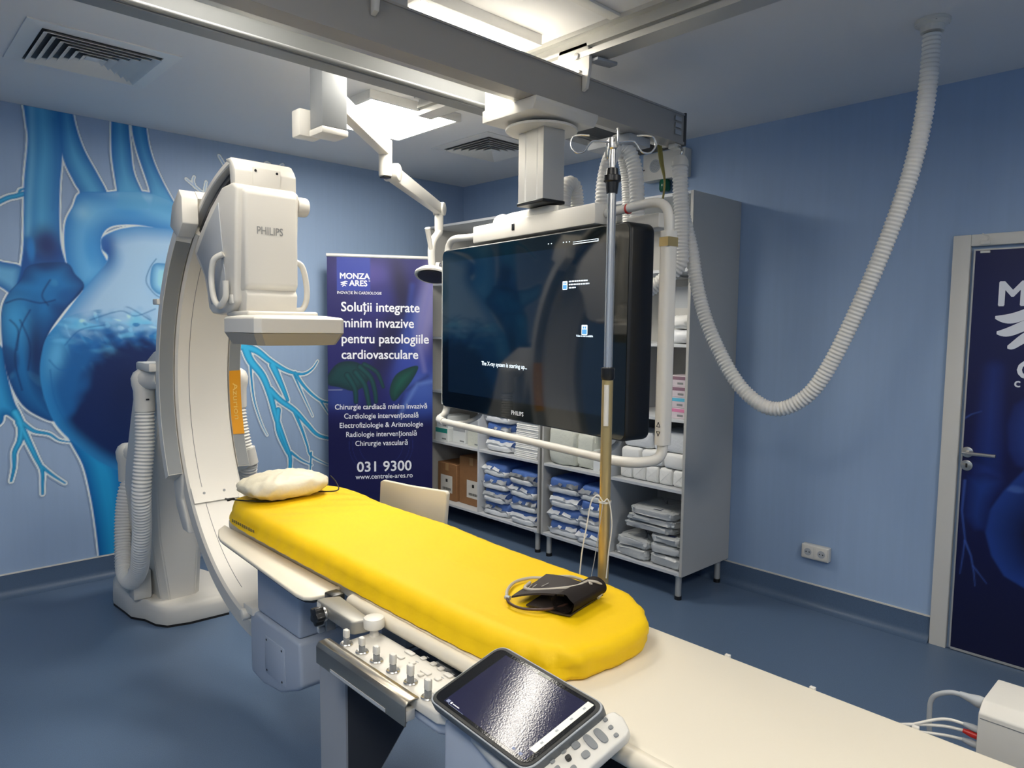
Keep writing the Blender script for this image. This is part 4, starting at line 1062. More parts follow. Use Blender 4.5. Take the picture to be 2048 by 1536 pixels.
    Ls = [loop(1.145, 1.34, 3.87, 4.42, .10, .035), loop(1.10, 1.36, 3.86, 4.40, .45, .035), loop(1.075, 1.36, 3.80, 4.22, .80, .035), loop(1.06, 1.355, 3.56, 4.05, 1.05, .035), loop(1.07, 1.345, 3.50, 3.95, 1.32, .035), loop(1.10, 1.31, 3.48, 3.75, 1.44, .035)]
    for P_, Q in zip(Ls, Ls[1:]):
        for k in range(6): b.faces.new((P_[k], P_[(k + 1) % 6], Q[(k + 1) % 6], Q[k]))
    b.faces.new(Ls[0][::-1]); b.faces.new(Ls[-1]); bmesh.ops.recalc_face_normals(b, faces=b.faces[:])
    bmesh.ops.bevel(b, geom=b.edges[:], offset=.006, segments=2, affect='EDGES')
    MB().merge(b).build('stand_column', 'cream_plastic', t)
    foot = [atz(px, py, 0)[:2] for px, py in ((250, 1228), (262, 1238), (290, 1243), (312, 1253), (335, 1256), (380, 1249), (460, 1229))]
    foot = [tuple(p) for p in foot] + [(1.52, 4.2), (1.44, 4.5), (1.06, 4.5), (1.01, 4.3)]
    fc = np.mean(foot, 0)
    def sc(k): return [tuple(fc + (np.array(p) - fc) * k) for p in foot]
    b = bmesh.new(); R_ = []
    for k, z in ((.985, .012), (1.0, .03), (.995, .075), (.965, .10), (.90, .115)): R_.append([b.verts.new((x, y, z)) for x, y in sc(k)])
    for P_, Q in zip(R_, R_[1:]):
        for k in range(len(foot)): b.faces.new((P_[k], P_[(k + 1) % len(foot)], Q[(k + 1) % len(foot)], Q[k]))
    b.faces.new(R_[0][::-1]); b.faces.new(R_[-1]); bmesh.ops.recalc_face_normals(b, faces=b.faces[:])
    MB().merge(b).build('floor_base', 'cream_plastic', t, smooth=50)
    MB().prism(sc(.99), 0.0, .0115, 'z').build('base_seal', 'black_rubber', t)
    MB().box((1.03, 3.97, .115), (1.12, 4.07, .27), .008).build('base_terminal_box', 'white_plastic', t)
    # detector carriage
    side = [(2.62, 2.085), (2.66, 2.105), (2.76, 2.100), (2.88, 2.035), (2.99, 1.955), (3.055, 1.895), (3.065, 1.87), (3.03, 1.83), (2.965, 1.77), (2.935, 1.70), (2.92, 1.64), (2.885, 1.618), (2.80, 1.612), (2.70, 1.625), (2.655, 1.66)]
    hs = MB().prism([(y, z) for y, z in side], XC - .135, XC + .115, 'x', .012, 3).build('detector_carriage', 'cream_plastic', t)
    MB().prism([(2.60, 1.725), (2.60, 2.07), (2.625, 2.085), (2.70, 2.085), (2.70, 1.70), (2.625, 1.70)], XC - .112, XC + .098, 'x', .012, 3).build('front_cover', 'cream_plastic', hs)
    MB().prism([(2.790, 2.045), (2.90, 1.975), (2.99, 1.90), (3.03, 1.865), (2.985, 1.825), (2.925, 1.755), (2.905, 1.70), (2.885, 1.655), (2.77, 1.655), (2.735, 1.75)], XC - .1375, XC - .132, 'x', .002).build('side_panel', 'light_grey', hs)
    fr = ((0, 2.599, 0), (1, 0, 0), (0, 0, 1))
    mb = MB(); p = aty(513, 467, 2.599); q_ = aty(568, 470, 2.599); add_text(mb, 'PHILIPS', fr, (p[0], p[2]), .040, bold=.0005, sx=(q_[0] - p[0]) / .132)
    mb.build('brand_lettering', 'text_grey', hs, smooth=0)
    # top end cap of the arc
    cap = MB().prism([(2.66, 2.085), (2.66, 2.155), (2.675, 2.178), (2.70, 2.203), (2.745, 2.205), (2.745, 2.197), (2.715, 2.185), (2.705, 2.1)], XC - HW - .002, XC + HW + .002, 'x', .004).build('arc_end_cap', 'cream_plastic', t)
    MB().box((XC - .055, 2.655, 2.088), (XC + .055, 2.6598, 2.172), .002).build('access_plate', 'cream_plastic', cap)
    mb = MB(); mb.cyl((XC - .045, 2.6535, 2.160), (XC - .045, 2.655, 2.160), .005, 12); mb.cyl((XC + .04, 2.6535, 2.160), (XC + .04, 2.655, 2.160), .005, 12); mb.build('cap_screw', 'black_plastic', cap)
    MB().cyl((XC + .1152, 2.66, 2.045), (XC + .165, 2.66, 2.045), .038, 24, bev=.010).build('side_knob', 'cream_plastic', t)
    # detector neck, lip, plate
    MB().prism([(2.615, 1.62), (2.605, 1.69), (2.62, 1.712), (2.69, 1.712), (2.69, 1.62)], XC - .108, XC + .096, 'x', .006).build('detector_neck', 'cream_plastic', t)
    MB().box((XC - .125, 2.56, 1.606), (XC + .16, 2.76, 1.628), .008, 3).build('neck_lip', 'cream_plastic', t)
    x0, x1, y0, y1 = 1.015, 1.362, 2.35, 2.68
    def plate(i): return [(x0 + i, y0 + .02 + i), (x0 + .02 + i, y0 + i), (x1 - .02 - i, y0 + i), (x1 - i, y0 + .02 + i), (x1 - i, y1 - .05 - i), (x1 - .05 - i, y1 - i), (x0 + .05 + i, y1 - i), (x0 + i, y1 - .05 - i)]
    b = bmesh.new(); R_ = []
    for i, z in ((.05, 1.547), (0, 1.548), (0, 1.598), (.006, 1.605), (.05, 1.612)): R_.append([b.verts.new((x, y, z)) for x, y in plate(i)])
    for P_, Q in zip(R_, R_[1:]):
        for k in range(8): b.faces.new((P_[k], P_[(k + 1) % 8], Q[(k + 1) % 8], Q[k]))
    b.faces.new(R_[0][::-1]); b.faces.new(R_[-1]); bmesh.ops.recalc_face_normals(b, faces=b.faces[:])
    bmesh.ops.bevel(b, geom=b.edges[:], offset=.0015, segments=1, affect='EDGES')
    fd = MB().merge(b).build('flat_detector', 'cream_plastic', t, smooth=12)
    b = bmesh.new(); R_ = []
    for i, z in ((.045, 1.503), (.022, 1.505), (.0012, 1.5468)): R_.append([b.verts.new((x, y, z)) for x, y in plate(i)])
    for P_, Q in zip(R_, R_[1:]):
        for k in range(8): b.faces.new((P_[k], P_[(k + 1) % 8], Q[(k + 1) % 8], Q[k]))
    b.faces.new(R_[0][::-1]); b.faces.new(R_[-1]); bmesh.ops.recalc_face_normals(b, faces=b.faces[:])
    MB().merge(b).build('detector_underside', mat('taupe_grey', (158, 153, 142), .45), fd, smooth=12)
    # handles
    hx = XC - .155
    hl = [Vector(p) for p in ((hx + .015, 2.74, 1.845), (hx - .012, 2.765, 1.82), (hx - .015, 2.785, 1.75), (hx - .014, 2.77, 1.68), (hx - .010, 2.73, 1.645), (hx - .005, 2.70, 1.66), (hx + .0, 2.685, 1.685), (hx + .0, 2.685, 1.74))]
    MB().tube(crom(hl, 8), .0115, 12).build('grip_handle', 'white_plastic', t)
    MB().box((XC - .142, 2.665, 1.655), (XC - .112, 2.70, 1.69), .006).build('handle_hinge', 'white_plastic', t)
    hr = [Vector(p) for p in ((XC + .105, 2.66, 1.83), (XC + .14, 2.655, 1.81), (XC + .158, 2.655, 1.74), (XC + .158, 2.655, 1.68), (XC + .14, 2.66, 1.64), (XC + .10, 2.665, 1.635))]
    MB().tube(crom(hr, 8), .0115, 12).build('grip_handle', 'white_plastic', t)
    # tube housing under the table
    TX0, TX1 = 1.045, 1.345
    low = [pol(.99, -93), pol(1.0, -98), pol(1.01, -104), pol(1.01, -112), pol(1.0, -115)]
    MB().prism([(2.49, .53), (2.10, .53)] + [(2.085, .385)] + [pol(r, a) for r, a in ((1.02, -114), (1.03, -106), (1.02, -98), (1.0, -92.5))] + [(2.49, .345)], TX0 - .012, TX1 + .012, 'x', .012, 3).build('tube_housing', 'cover_grey', t)
    th = MB().prism([(2.455, .5302), (2.125, .5302), (2.105, .745), (2.43, .745), (2.455, .69)], TX0, TX1, 'x', .014, 3).build('tube_cover', 'cover_grey', t)
    MB().prism([(2.36, .475), (2.21, .475), (2.20, .340), (2.36, .340)], TX0 - .0145, TX0 - .010, 'x', .002).build('service_panel', 'cover_grey', t)
    mb = MB()
    for y, z in ((2.345, .463), (2.225, .463), (2.345, .352), (2.225, .352)): mb.cyl((TX0 - .0155, y, z), (TX0 - .014, y, z), .004, 10)
    mb.build('panel_screw', 'black_plastic', t)
    mb = MB(); mb.cyl((TX0 - .035, 2.515, .505), (TX0 + .01, 2.515, .505), .022, 18, bev=.004); mb.box((TX0 - .02, 2.45, .515), (TX0 + .04, 2.53, .545), .004); mb.build('collision_latch', 'white_plastic', t)
    # hose elbows and hoses on the stand
    def elbow(name, c, r, hh, dx):
        mb = MB(); mb.lathe([(.0, r * .95), (r * .45, r * .88), (r * .82, r * .6), (r * 1.02, r * .1), (r * .98, -r * .5), (r * .86, -r * 1.0), (r * .84, -hh), (r * .80, -hh)], c, (0, 0, 1), 28)
        mb.tube([Vector(c), Vector(c) + Vector(dx)], [r * .92, r * .9], 20); return mb.build(name, 'white_plastic', t)
    c1 = (1.007, 3.60, 1.312); elbow('left_hose_elbow', c1, .054, .150, (.05, -.12, 0.01))
    MB().box((c1[0] - .006, c1[1] - .0505, c1[2] - .095), (c1[0] + .008, c1[1] - .043, c1[2] - .088), .001).build('elbow_slot', 'black_plastic', t)
    p2 = [Vector((c1[0], c1[1], 1.17)), Vector((1.003, 3.60, 1.0)), Vector((.985, 3.61, .78))] + [Vector(aty(px, py, yy).tolist()) for px, py, yy in ((284, 1050, 3.68), (282, 1100, 3.75), (278, 1138, 3.85), (264, 1163, 4.0), (250, 1146, 4.15), (246, 1100, 4.25), (246, 1040, 4.3), (252, 985, 4.31), (263, 955, 4.32))]
    hose_mb(p2, .0445, .0172, .15, 22).build('corrugated_hose', 'hose_white', t, smooth=180)
    elbow('rear_hose_elbow', (1.115, 4.33, .85), .058, .16, (.07, -.12, .0))
    c3 = (1.455, 3.62, 1.30); elbow('right_hose_elbow', c3, .056, .15, (-.09, 0, 0))
    hose_mb([Vector((c3[0], c3[1], 1.16)), Vector((1.462, 3.61, 1.05)), Vector((1.48, 3.60, .93))], .044, .0165, .17, 20).build('corrugated_hose', 'hose_white', t, smooth=180)
    MB().tube([(1.482, 3.60, .93), (1.50, 3.60, .845)], .052, 20).build('hose_coupling', 'white_plastic', t)
    hose_mb([Vector((1.50, 3.60, .845)), Vector((1.50, 3.64, .74)), Vector((1.46, 3.74, .60)), Vector((1.42, 3.90, .48))], .048, .0165, .17, 20).build('corrugated_hose', 'hose_white', t, smooth=180)
carm()

# ================================================================== patient table
ZT = .80
def ztop(px, py, z): return atz(px, py, z)
def table():
    t = thing('patient_table', 'long white patient table whose bare foot end runs to the lower right corner', 'examination table', (1.25, 1.7, 0))
    xl, xr = 1.034, 1.505
    out = [(xl + .01, 1.78), (xl, 1.70), (xl, -.55), (xr, -.55), (xr, 1.80), (xr - .01, 2.72), (xr - .06, 2.84), (1.16, 2.86), (1.08, 2.80), (1.065, 2.70), (1.065, 1.86)]
    MB().prism(out, ZT - .045, ZT, 'z', .014, 4).build('tabletop', 'white_board', t)
    MB().tube([(xl - .002, 1.775, ZT - .021), (xl - .002, 1.76, ZT - .021), (xl - .002, -.55, ZT - .021)], [.010, .020, .020], 16).build('edge_roll', 'white_board', t)
    for y in np.arange(-.2, .95, .205): MB().box((xr - .006, y - .006, ZT - .012), (xr + .003, y + .006, ZT + .0012), .0008).build('edge_clip', 'white_plastic', t)
    MB().box((1.078, -.55, ZT - .063), (1.09, 1.74, ZT - .0455), .002).build('accessory_rail', 'dark_grey', t)
    MB().box((xr + .002, -.30, ZT - .070), (xr + .014, 2.60, ZT - .045), .002).build('accessory_rail', 'steel', t)
    for y in (-.1, .5, 1.05, 1.6, 2.2): MB().box((xr - .03, y - .015, ZT - .066), (xr + .0021, y + .015, ZT - .0452)).build('rail_spacer', 'mid_grey', t)
    MB().box((1.14, -.5, ZT - .12), (xr - .05, 1.95, ZT - .0455), .01).build('support_frame', 'mid_grey', t)
    # floor column: pale narrow side; shade on the front drawn as a dark sheet
    b = bmesh.new()
    L_ = []
    for z, x0, x1, y0, y1 in ((0.02, .952, 1.02, 1.655, 1.80), (.30, .950, 1.06, 1.655, 1.80), (.615, .948, 1.33, 1.655, 1.80), (.630, .948, 1.36, 1.655, 1.80)):
        L_.append([b.verts.new(p) for p in ((x0, y0, z), (x1, y0, z), (x1, y1, z), (x0, y1, z))])
    for P_, Q in zip(L_, L_[1:]):
        for k in range(4): b.faces.new((P_[k], P_[(k + 1) % 4], Q[(k + 1) % 4], Q[k]))
    b.faces.new(L_[0][::-1]); b.faces.new(L_[-1]); bmesh.ops.recalc_face_normals(b, faces=b.faces[:])
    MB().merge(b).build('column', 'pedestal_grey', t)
    MB().box((1.15, 1.66, .6302), (1.38, 1.79, .681), .004).build('column_head', 'mid_grey', t)
    b = bmesh.new()
    f = [(.955, 1.6535, .03), (1.012, 1.6535, .03), (1.055, 1.6535, .30), (1.33, 1.6535, .62), (.955, 1.6535, .62)]
    q = [b.verts.new(p) for p in f]; q2 = [b.verts.new((p[0], 1.6552, p[2])) for p in f]
    b.faces.new(q); b.faces.new(q2[::-1])
    for i in range(5): b.faces.new((q[i], q2[i], q2[(i + 1) % 5], q[(i + 1) % 5]))
    bmesh.ops.recalc_face_normals(b, faces=b.faces[:])
    MB().merge(b).build('column_front_shade', 'pedestal_dark', t, smooth=0)
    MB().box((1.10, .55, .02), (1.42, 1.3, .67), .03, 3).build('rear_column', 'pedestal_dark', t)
    MB().box((.94, .45, 0), (1.46, 1.86, .0195), .004).build('floor_plate', 'pedestal_dark', t)
table()

def arm_board():
    z = ZT - .022
    p = [atz(px, py, z)[:2] for px, py in ((437, 1058), (436, 1070), (440, 1078), (590, 1186), (605, 1193), (622, 1194), (668, 1186), (681, 1175), (681, 1165))]
    P = [tuple(v) for v in p] + [(1.062, 1.90), (1.062, 2.79)]
    t = thing('arm_support_board', 'white rounded board sticking out beside the mattress above the X-ray tube', 'arm support', (1.03, 2.3, z))
    MB().prism(P, z - .014, z, 'z', .005, 3).build('board', 'white_board', t)
    MB().prism([(x + (.008 if x < 1.05 else 0), y) for x, y in P], z - .020, z - .0142, 'z').build('dark_edge', 'black_plastic', t)
arm_board()

def mattress():
    zt, zb = ZT + .070, ZT + .001
    o = [(1.050, 2.70), (1.038, 2.55), (1.034, 2.2), (1.034, 1.9), (1.034, 1.6), (1.036, 1.3), (1.046, 1.14), (1.066, 1.05), (1.100, 1.00), (1.14, .980), (1.20, .968), (1.28, .962), (1.35, .968), (1.40, .990), (1.45, 1.04), (1.50, 1.12), (1.513, 1.2), (1.517, 1.4), (1.52, 1.62), (1.532, 1.8), (1.545, 1.95), (1.540, 2.15), (1.538, 2.4), (1.555, 2.55), (1.555, 2.70), (1.53, 2.78), (1.47, 2.83), (1.30, 2.85), (1.14, 2.84), (1.08, 2.79)]
    P = resample(crom([(*p, 0) for p in o], 8, True) + [Vector((*o[0], 0))], .014)[:-1]
    N = len(P)
    b = bmesh.new(); R_ = []
    nr = [(P[(i + 1) % N] - P[i - 1]).normalized().cross(Vector((0, 0, 1))) for i in range(N)]
    nr = [n if n.dot(p - Vector((1.3, min(max(p.y, 1.2), 2.6), 0))) > 0 else -n for n, p in zip(nr, P)]
    ex_ = [.045 * max(0.0, -n.x) ** 2 for n in nr]
    def pucker(p):
        d1 = (p - Vector((1.11, .99, 0))).length; d2 = (p - Vector((1.46, 1.03, 0))).length
        return 1 + 3.2 * math.exp(-(d1 / .10) ** 2) + 1.2 * math.exp(-(d2 / .1) ** 2)
    s_ = np.cumsum([0] + [(P[(i + 1) % N] - P[i]).length for i in range(N)])
    prof = [(-.012, 0), (-.001, .004), (.003, .014), (.0015, .030), (.004, .034), (.005, .046), (.003, .058), (-.004, .066), (-.014, .0695), (-.028, .070)]
    for j, (of, z) in enumerate(prof):
        ring = []
        for i in range(N):
            w = .0011 * pucker(P[i]) * (math.sin(s_[i] * 150 + 1.5 * math.sin(s_[i] * 37)) * .6 + math.sin(s_[i] * 71 + j * .5)) * (1 if 1 <= j <= 7 else .35)
            dz = .0022 * math.sin(s_[i] * 26 + 2 * math.sin(s_[i] * 7)) * pucker(P[i]) ** .5 if 3 <= j <= 5 else 0
            p = P[i] + nr[i] * (of + w - ex_[i] * z / .07); ring.append(b.verts.new((p.x, p.y, zb + z + dz)))
        R_.append(ring)
    inner = [P[i] + nr[i] * (-.028 - ex_[i]) for i in range(N)]
    for k in range(1, 15):
        f = 1 - k / 14.0; ring = []
        for p in inner:
            x = 1.295 + (p.x - 1.295) * f; y = 1.89 + (p.y - 1.89) * (1 - (1 - f) * .24)
            dz = .0012 * math.sin(9 * y + 5 * x) + .0010 * math.sin(31 * y - 18 * x) * math.exp(-((y - 1.75) / .35) ** 2) + .004 * (1 - f)
            dz += .0016 * math.sin(55 * (y + x * .6)) * math.exp(-((y - 2.55) / .25) ** 2) * (0.4 + f)
            ring.append(b.verts.new((x, y, zb + .070 + dz)))
        R_.append(ring)
    for A, B in zip(R_, R_[1:]):
        for k in range(N): b.faces.new((A[k], A[(k + 1) % N], B[(k + 1) % N], B[k]))
    b.faces.new(R_[0][::-1])
    bmesh.ops.remove_doubles(b, verts=R_[-1], dist=1e-4)
    bmesh.ops.recalc_face_normals(b, faces=b.faces[:])
    t = thing('mattress', 'bright yellow mattress lying on the white patient table', 'mattress', (1.29, 1.9, zb))
    MB().merge(b).build('cover', 'yellow_fabric', t, smooth=70)
    # stamped print on the end of the left side
    mb = MB(); R = random.Random(3)
    for k in range(11):
        y = 2.66 - k * .019; x = 1.0455 + (.0 if k < 4 else 0) ; mb.box((x - .0035, y - .006, zb + .018 + .002 * R.random()), (x - .0015, y + .005, zb + .030))
    mb.build('stamped_print', mat('faded_ink', (120, 104, 40), .6), t, smooth=0)
mattress()

def pillow():
    b = bmesh.new(); R = random.Random(4); n1, n2 = 64, 28
    cx, cy, cz = 1.283, 2.725, .9225; a, c, h = .178, .125, .052; rows = []
    ph = [R.uniform(0, 6.28) for _ in range(8)]
    for j in range(n2 + 1):
        f = -math.pi / 2 + math.pi * j / n2; row = []
        for i in range(n1):
            th = 2 * math.pi * i / n1; sg = lambda v, p: math.copysign(abs(v) ** p, v)
            k = math.cos(f) ** .75 if abs(math.cos(f)) > 1e-9 else 0
            x = sg(math.cos(th), .62) * k; y = sg(math.sin(th), .72) * k; z = sg(math.sin(f), .9) * (1 - .30 * (x * x) ** 1.2)
            w = 1 + .018 * math.sin(7 * th + ph[0] + 4 * f) + .014 * math.sin(15 * th + ph[1] - 6 * f)
            dz = .0025 * math.sin(9 * x + 11 * y + ph[2]) + .002 * math.sin(21 * x - 13 * y + ph[3])
            row.append(b.verts.new((cx + a * x * w, cy + c * y * w, max(cz + h * z + dz, ZT + .0765))))
        rows.append(row)
    for A, B in zip(rows, rows[1:]):
        for k in range(n1): b.faces.new((A[k], A[(k + 1) % n1], B[(k + 1) % n1], B[k]))
    bmesh.ops.remove_doubles(b, verts=b.verts[:], dist=1e-5); bmesh.ops.recalc_face_normals(b, faces=b.faces[:])
    o = MB().merge(b).build('pillow', 'pillow_cover', None, smooth=80, base=True)
    tag(o, 'small white pillow in a plastic cover at the head of the mattress', 'pillow')
pillow()
t = thing('black_cord', 'thin black cord with a clip lying around the pillow on the mattress', 'cord', (1.1, 2.7, ZT + .075))
zc = ZT + .078
cp = [Vector(atz(px, py, zc).tolist()) for px, py in ((463, 999), (500, 1002), (540, 1002), (580, 996), (612, 984))] + [Vector((1.465, 2.62, zc + .006)), Vector((1.488, 2.66, zc + .03)), Vector((1.482, 2.70, zc + .055))]
MB().tube(crom(cp, 8), .0028, 8).build('cable', 'black_rubber', t)
mb = MB(); c = cp[0]; mb.box(c + Vector((-.012, -.006, -.003)), c + Vector((.012, .006, .006)), .002); mb.tube([c + Vector((-.008, .004, 0)), c + Vector((-.022, .012, .004))], .004, 8); mb.tube([c + Vector((-.008, -.004, 0)), c + Vector((-.02, -.014, .002))], .004, 8)
mb.build('clip', 'black_plastic', t)

# ------------------------------------------------------------------ blood pressure cuff
def cuff():
    z = ZT + .0775
    g = lambda px, py, zz=z: Vector(atz(px, py, zz).tolist())
    t = thing('blood_pressure_cuff', 'dark brown blood pressure cuff rolled up at the foot end of the yellow mattress', 'blood pressure cuff', g(1120, 1195))
    def sheet(mb, quad, th=.004, sag=0.0, n=10):
        b = bmesh.new(); A, B, C_, D = quad; top = []; bot = []
        for i in range(n + 1):
            r1, r2 = [], []
            for j in range(n + 1):
                u, v = i / n, j / n; p = A.lerp(B, u).lerp(D.lerp(C_, u), v); p = p + Vector((0, 0, sag * math.sin(math.pi * v) + .0015 * math.sin(7 * u + 4 * v)))
                r1.append(b.verts.new(p + Vector((0, 0, th)))); r2.append(b.verts.new(p))
            top.append(r1); bot.append(r2)
        for i in range(n):
            for j in range(n):
                b.faces.new((top[i][j], top[i + 1][j], top[i + 1][j + 1], top[i][j + 1])); b.faces.new((bot[i][j], bot[i][j + 1], bot[i + 1][j + 1], bot[i + 1][j]))
        for k in range(n):
            b.faces.new((top[k][0], bot[k][0], bot[k + 1][0], top[k + 1][0])); b.faces.new((top[k][n], top[k + 1][n], bot[k + 1][n], bot[k][n]))
            b.faces.new((top[0][k], top[0][k + 1], bot[0][k + 1], bot[0][k])); b.faces.new((top[n][k], bot[n][k], bot[n][k + 1], top[n][k + 1]))
        return mb.merge(b)
    mb = MB(); sheet(mb, [g(1052, 1212), g(1141, 1234), g(1206, 1190), g(1120, 1172)]); mb.build('lower_wrap', 'cuff_fabric', t, smooth=50)
    mb = MB(); up = sheet(mb, [g(1023, 1196, z + .010), g(1092, 1152, z + .016), g(1168, 1168, z + .036), g(1128, 1192, z + .036)], .005, .004); uw = mb.build('upper_wrap', 'cuff_fabric', t, smooth=50)
    # rolled end: flattened spiral tube
    a, b_ = g(1124, 1208, z + .027), g(1192, 1170, z + .029); d = (b_ - a).normalized(); sd = Vector((-d.y, d.x, 0)).normalized()
    b = bmesh.new(); rows = []
    for k in range(46):
        an = math.radians(-60 + 430 * k / 45); r = .028 - .005 * k / 45
        off = sd * (-math.cos(an) * r * 1.25) + Vector((0, 0, math.sin(an) * r * .92)); rows.append([b.verts.new(a + off + d * (.003 * math.sin(k))), b.verts.new(b_ + off * .95)])
    for P_, Q in zip(rows, rows[1:]): b.faces.new((P_[0], P_[1], Q[1], Q[0]))
    f = b.faces[:]; r_ = bmesh.ops.solidify(b, geom=f, thickness=.004)
    bmesh.ops.recalc_face_normals(b, faces=b.faces[:])
    MB().merge(b).build('rolled_bladder', 'cuff_fabric', t, smooth=60)
    mb = MB(); e = Vector((0, 0, .0055)); A = g(1060, 1172, z + .022) + e
    for i in range(4):
        p = g(1056 + 9 * i, 1180 - i, z + .020 + i * .002) + e; q = g(1072 + 9 * i, 1166 + i, z + .022 + i * .002) + e
        if i != 2: mb.tube([p, p.lerp(q, .9 if i == 3 else .5)], .0009, 6)
    mb.build('printed_marks', mat('faded_white', (170, 165, 160), .6), uw, smooth=0)
    h = [g(1182, 1168, z + .05), g(1150, 1155, z + .03), g(1120, 1153, z + .02), g(1090, 1156, z + .01), g(1060, 1156, z + .006), g(1030, 1164, z + .006), g(1015, 1180, z + .006), g(1014, 1195, z + .005)]
    h2 = [g(1176, 1162, z + .05), g(1168, 1166, z + .05), g(1150, 1173, z + .047), g(1110, 1178, z + .034), g(1075, 1180, z + .028), g(1054, 1178, z + .026), g(1050, 1174, z + .026), g(1060, 1165, z + .027)]
    MB().tube(crom(h, 8), .0042, 10).build('grey_hose', mat('hose_grey', (178, 170, 156), .45), t)
    MB().tube(crom(h2, 8), .0042, 10).build('grey_hose', 'hose_grey', t)
    h3 = [g(1014, 1196, z + .005), g(1020, 1207, z + .005), g(1045, 1217, z + .005), g(1085, 1219, z + .008), g(1115, 1215, z + .008), g(1135, 1208, z + .008)]
    MB().tube(crom(h3, 8), .0036, 10).build('dark_hose', mat('hose_brown', (70, 48, 40), .5), t)
    mb = MB(); mb.tube([h3[0] + Vector((0, .006, .001)), h3[0] - Vector((-.003, .008, -.001))], .0058, 12); mb.build('hose_connector', 'light_grey', t)
    h4 = [g(1196, 1196, z + .012), g(1206, 1182, z + .02), g(1205, 1172, z + .035), g(1192, 1164, z + .05), g(1176, 1162, z + .052)]
    MB().tube(crom(h4, 8), .0038, 10).build('grey_hose', 'hose_grey', t)
cuff()

# ------------------------------------------------------------------ control console on the table rail
def console():
    z = .755
    g = lambda px, py, zz=z: Vector(atz(px, py, zz).tolist())
    x0, x1, y0, y1 = .880, 1.009, 1.115, 1.59
    t = thing('control_console', 'white bedside control console with six joysticks and a big round knob', 'control panel', (.98, 1.35, z))
    MB().prism([(x0, y1 - .02), (x0 + .02, y1), (x1, y1), (x1, y0), (x0 + .03, y0), (x0, y0 + .04)], z - .030, z, 'z', .007, 3).build('top_housing', 'cream_plastic', t)
    MB().prism([(x0 + .01, y1 - .03), (x1, y1 - .01), (x1, y0 + .01), (x0 + .04, y0 + .01), (x0 + .01, y0 + .05)], z - .062, z - .0302, 'z', .012, 3).build('lower_housing', 'cover_grey', t)
    # guard rail along the operator's edge
    MB().prism([(x0 - .034, z - .052), (x0 - .034, z - .006), (x0 - .026, z + .004), (x0 - .006, z + .006), (x0 + .006, z + .003), (x0 + .006, z + .0005), (x0 - .008, z + .0015), (x0 - .024, z - .001), (x0 - .029, z - .010), (x0 - .029, z - .052)], 1.225, 1.625, 'y', .0012, 1).build('guard_rail', 'warm_steel', t)
    for y in (1.565, 1.235): MB().box((x0 - .030, y, z - .050), (x0 + .002, y + .05, z - .024), .003).build('rail_bracket', 'white_plastic', t)
    MB().box((x0 - .0355, 1.30, z - .048), (x0 - .0342, 1.55, z - .040)).build('rail_groove', 'light_grey', t, smooth=0)
    tops = [(693, 1287), (724, 1303), (753, 1321), (786, 1341), (821, 1364), (856, 1394)]
    for i, (px, py) in enumerate(tops):
        c = g(px, py + 2)
        js = MB().lathe([(.0155, .0), (.017, .003), (.0152, .0055), (.010, .0035), (.004, .003)], c, (0, 0, 1), 24).build('joystick_base', 'steel', t)
        s = MB(); s.prism(rrect(.0125, .017, .004, 4, c.x, c.y), z + .003, z + .019, 'z', .001); s.build('joystick_stem', 'mid_grey', js)
        lean = .004 if i > 2 else 0
        s = MB(); s.prism(rrect(.013, .0175, .004, 4, c.x, c.y), z + .0192, z + .040 + lean, 'z', .0025, 2); s.build('joystick_cap', 'white_plastic', js)
    k = g(748, 1270)
    kb = MB(); kb.lathe([(.013, 0), (.012, .004), (.0105, .02), (.012, .026)], k, (0, 0, 1), 24); kb.lathe([(.026, .022), (.0285, .026), (.0285, .044), (.026, .049), (.018, .051)], k, (0, 0, 1), 32); kb.build('round_knob', 'white_plastic', t)
    # push buttons
    for (px, py, l) in ((820, 1307, 2), (799, 1314, 2), (847, 1318, 1), (825, 1327, 1), (867, 1329, 1), (882, 1339, 1), (852, 1346, 2), (876, 1359, 1), (897, 1352, 1.6), (842, 1351, 0.8)):
        c = g(px, py); w = .016 * l
        MB().prism(rrect(.0145, w, .003, 4, c.x, c.y), z + .0002, z + .0042, 'z', .0015, 2).build('push_button', 'white_plastic', t)
        if l < 2:
            MB().box((c.x + .012, c.y - .006, z + .0001), (c.x + .0138, c.y + .004, z + .0012)).build('indicator_light', 'light_grey', t, smooth=0)
    MB().box((1.0092, 1.30, z - .05), (1.077, 1.36, z - .012), .002).build('rail_hook', 'mid_grey', t)
console()

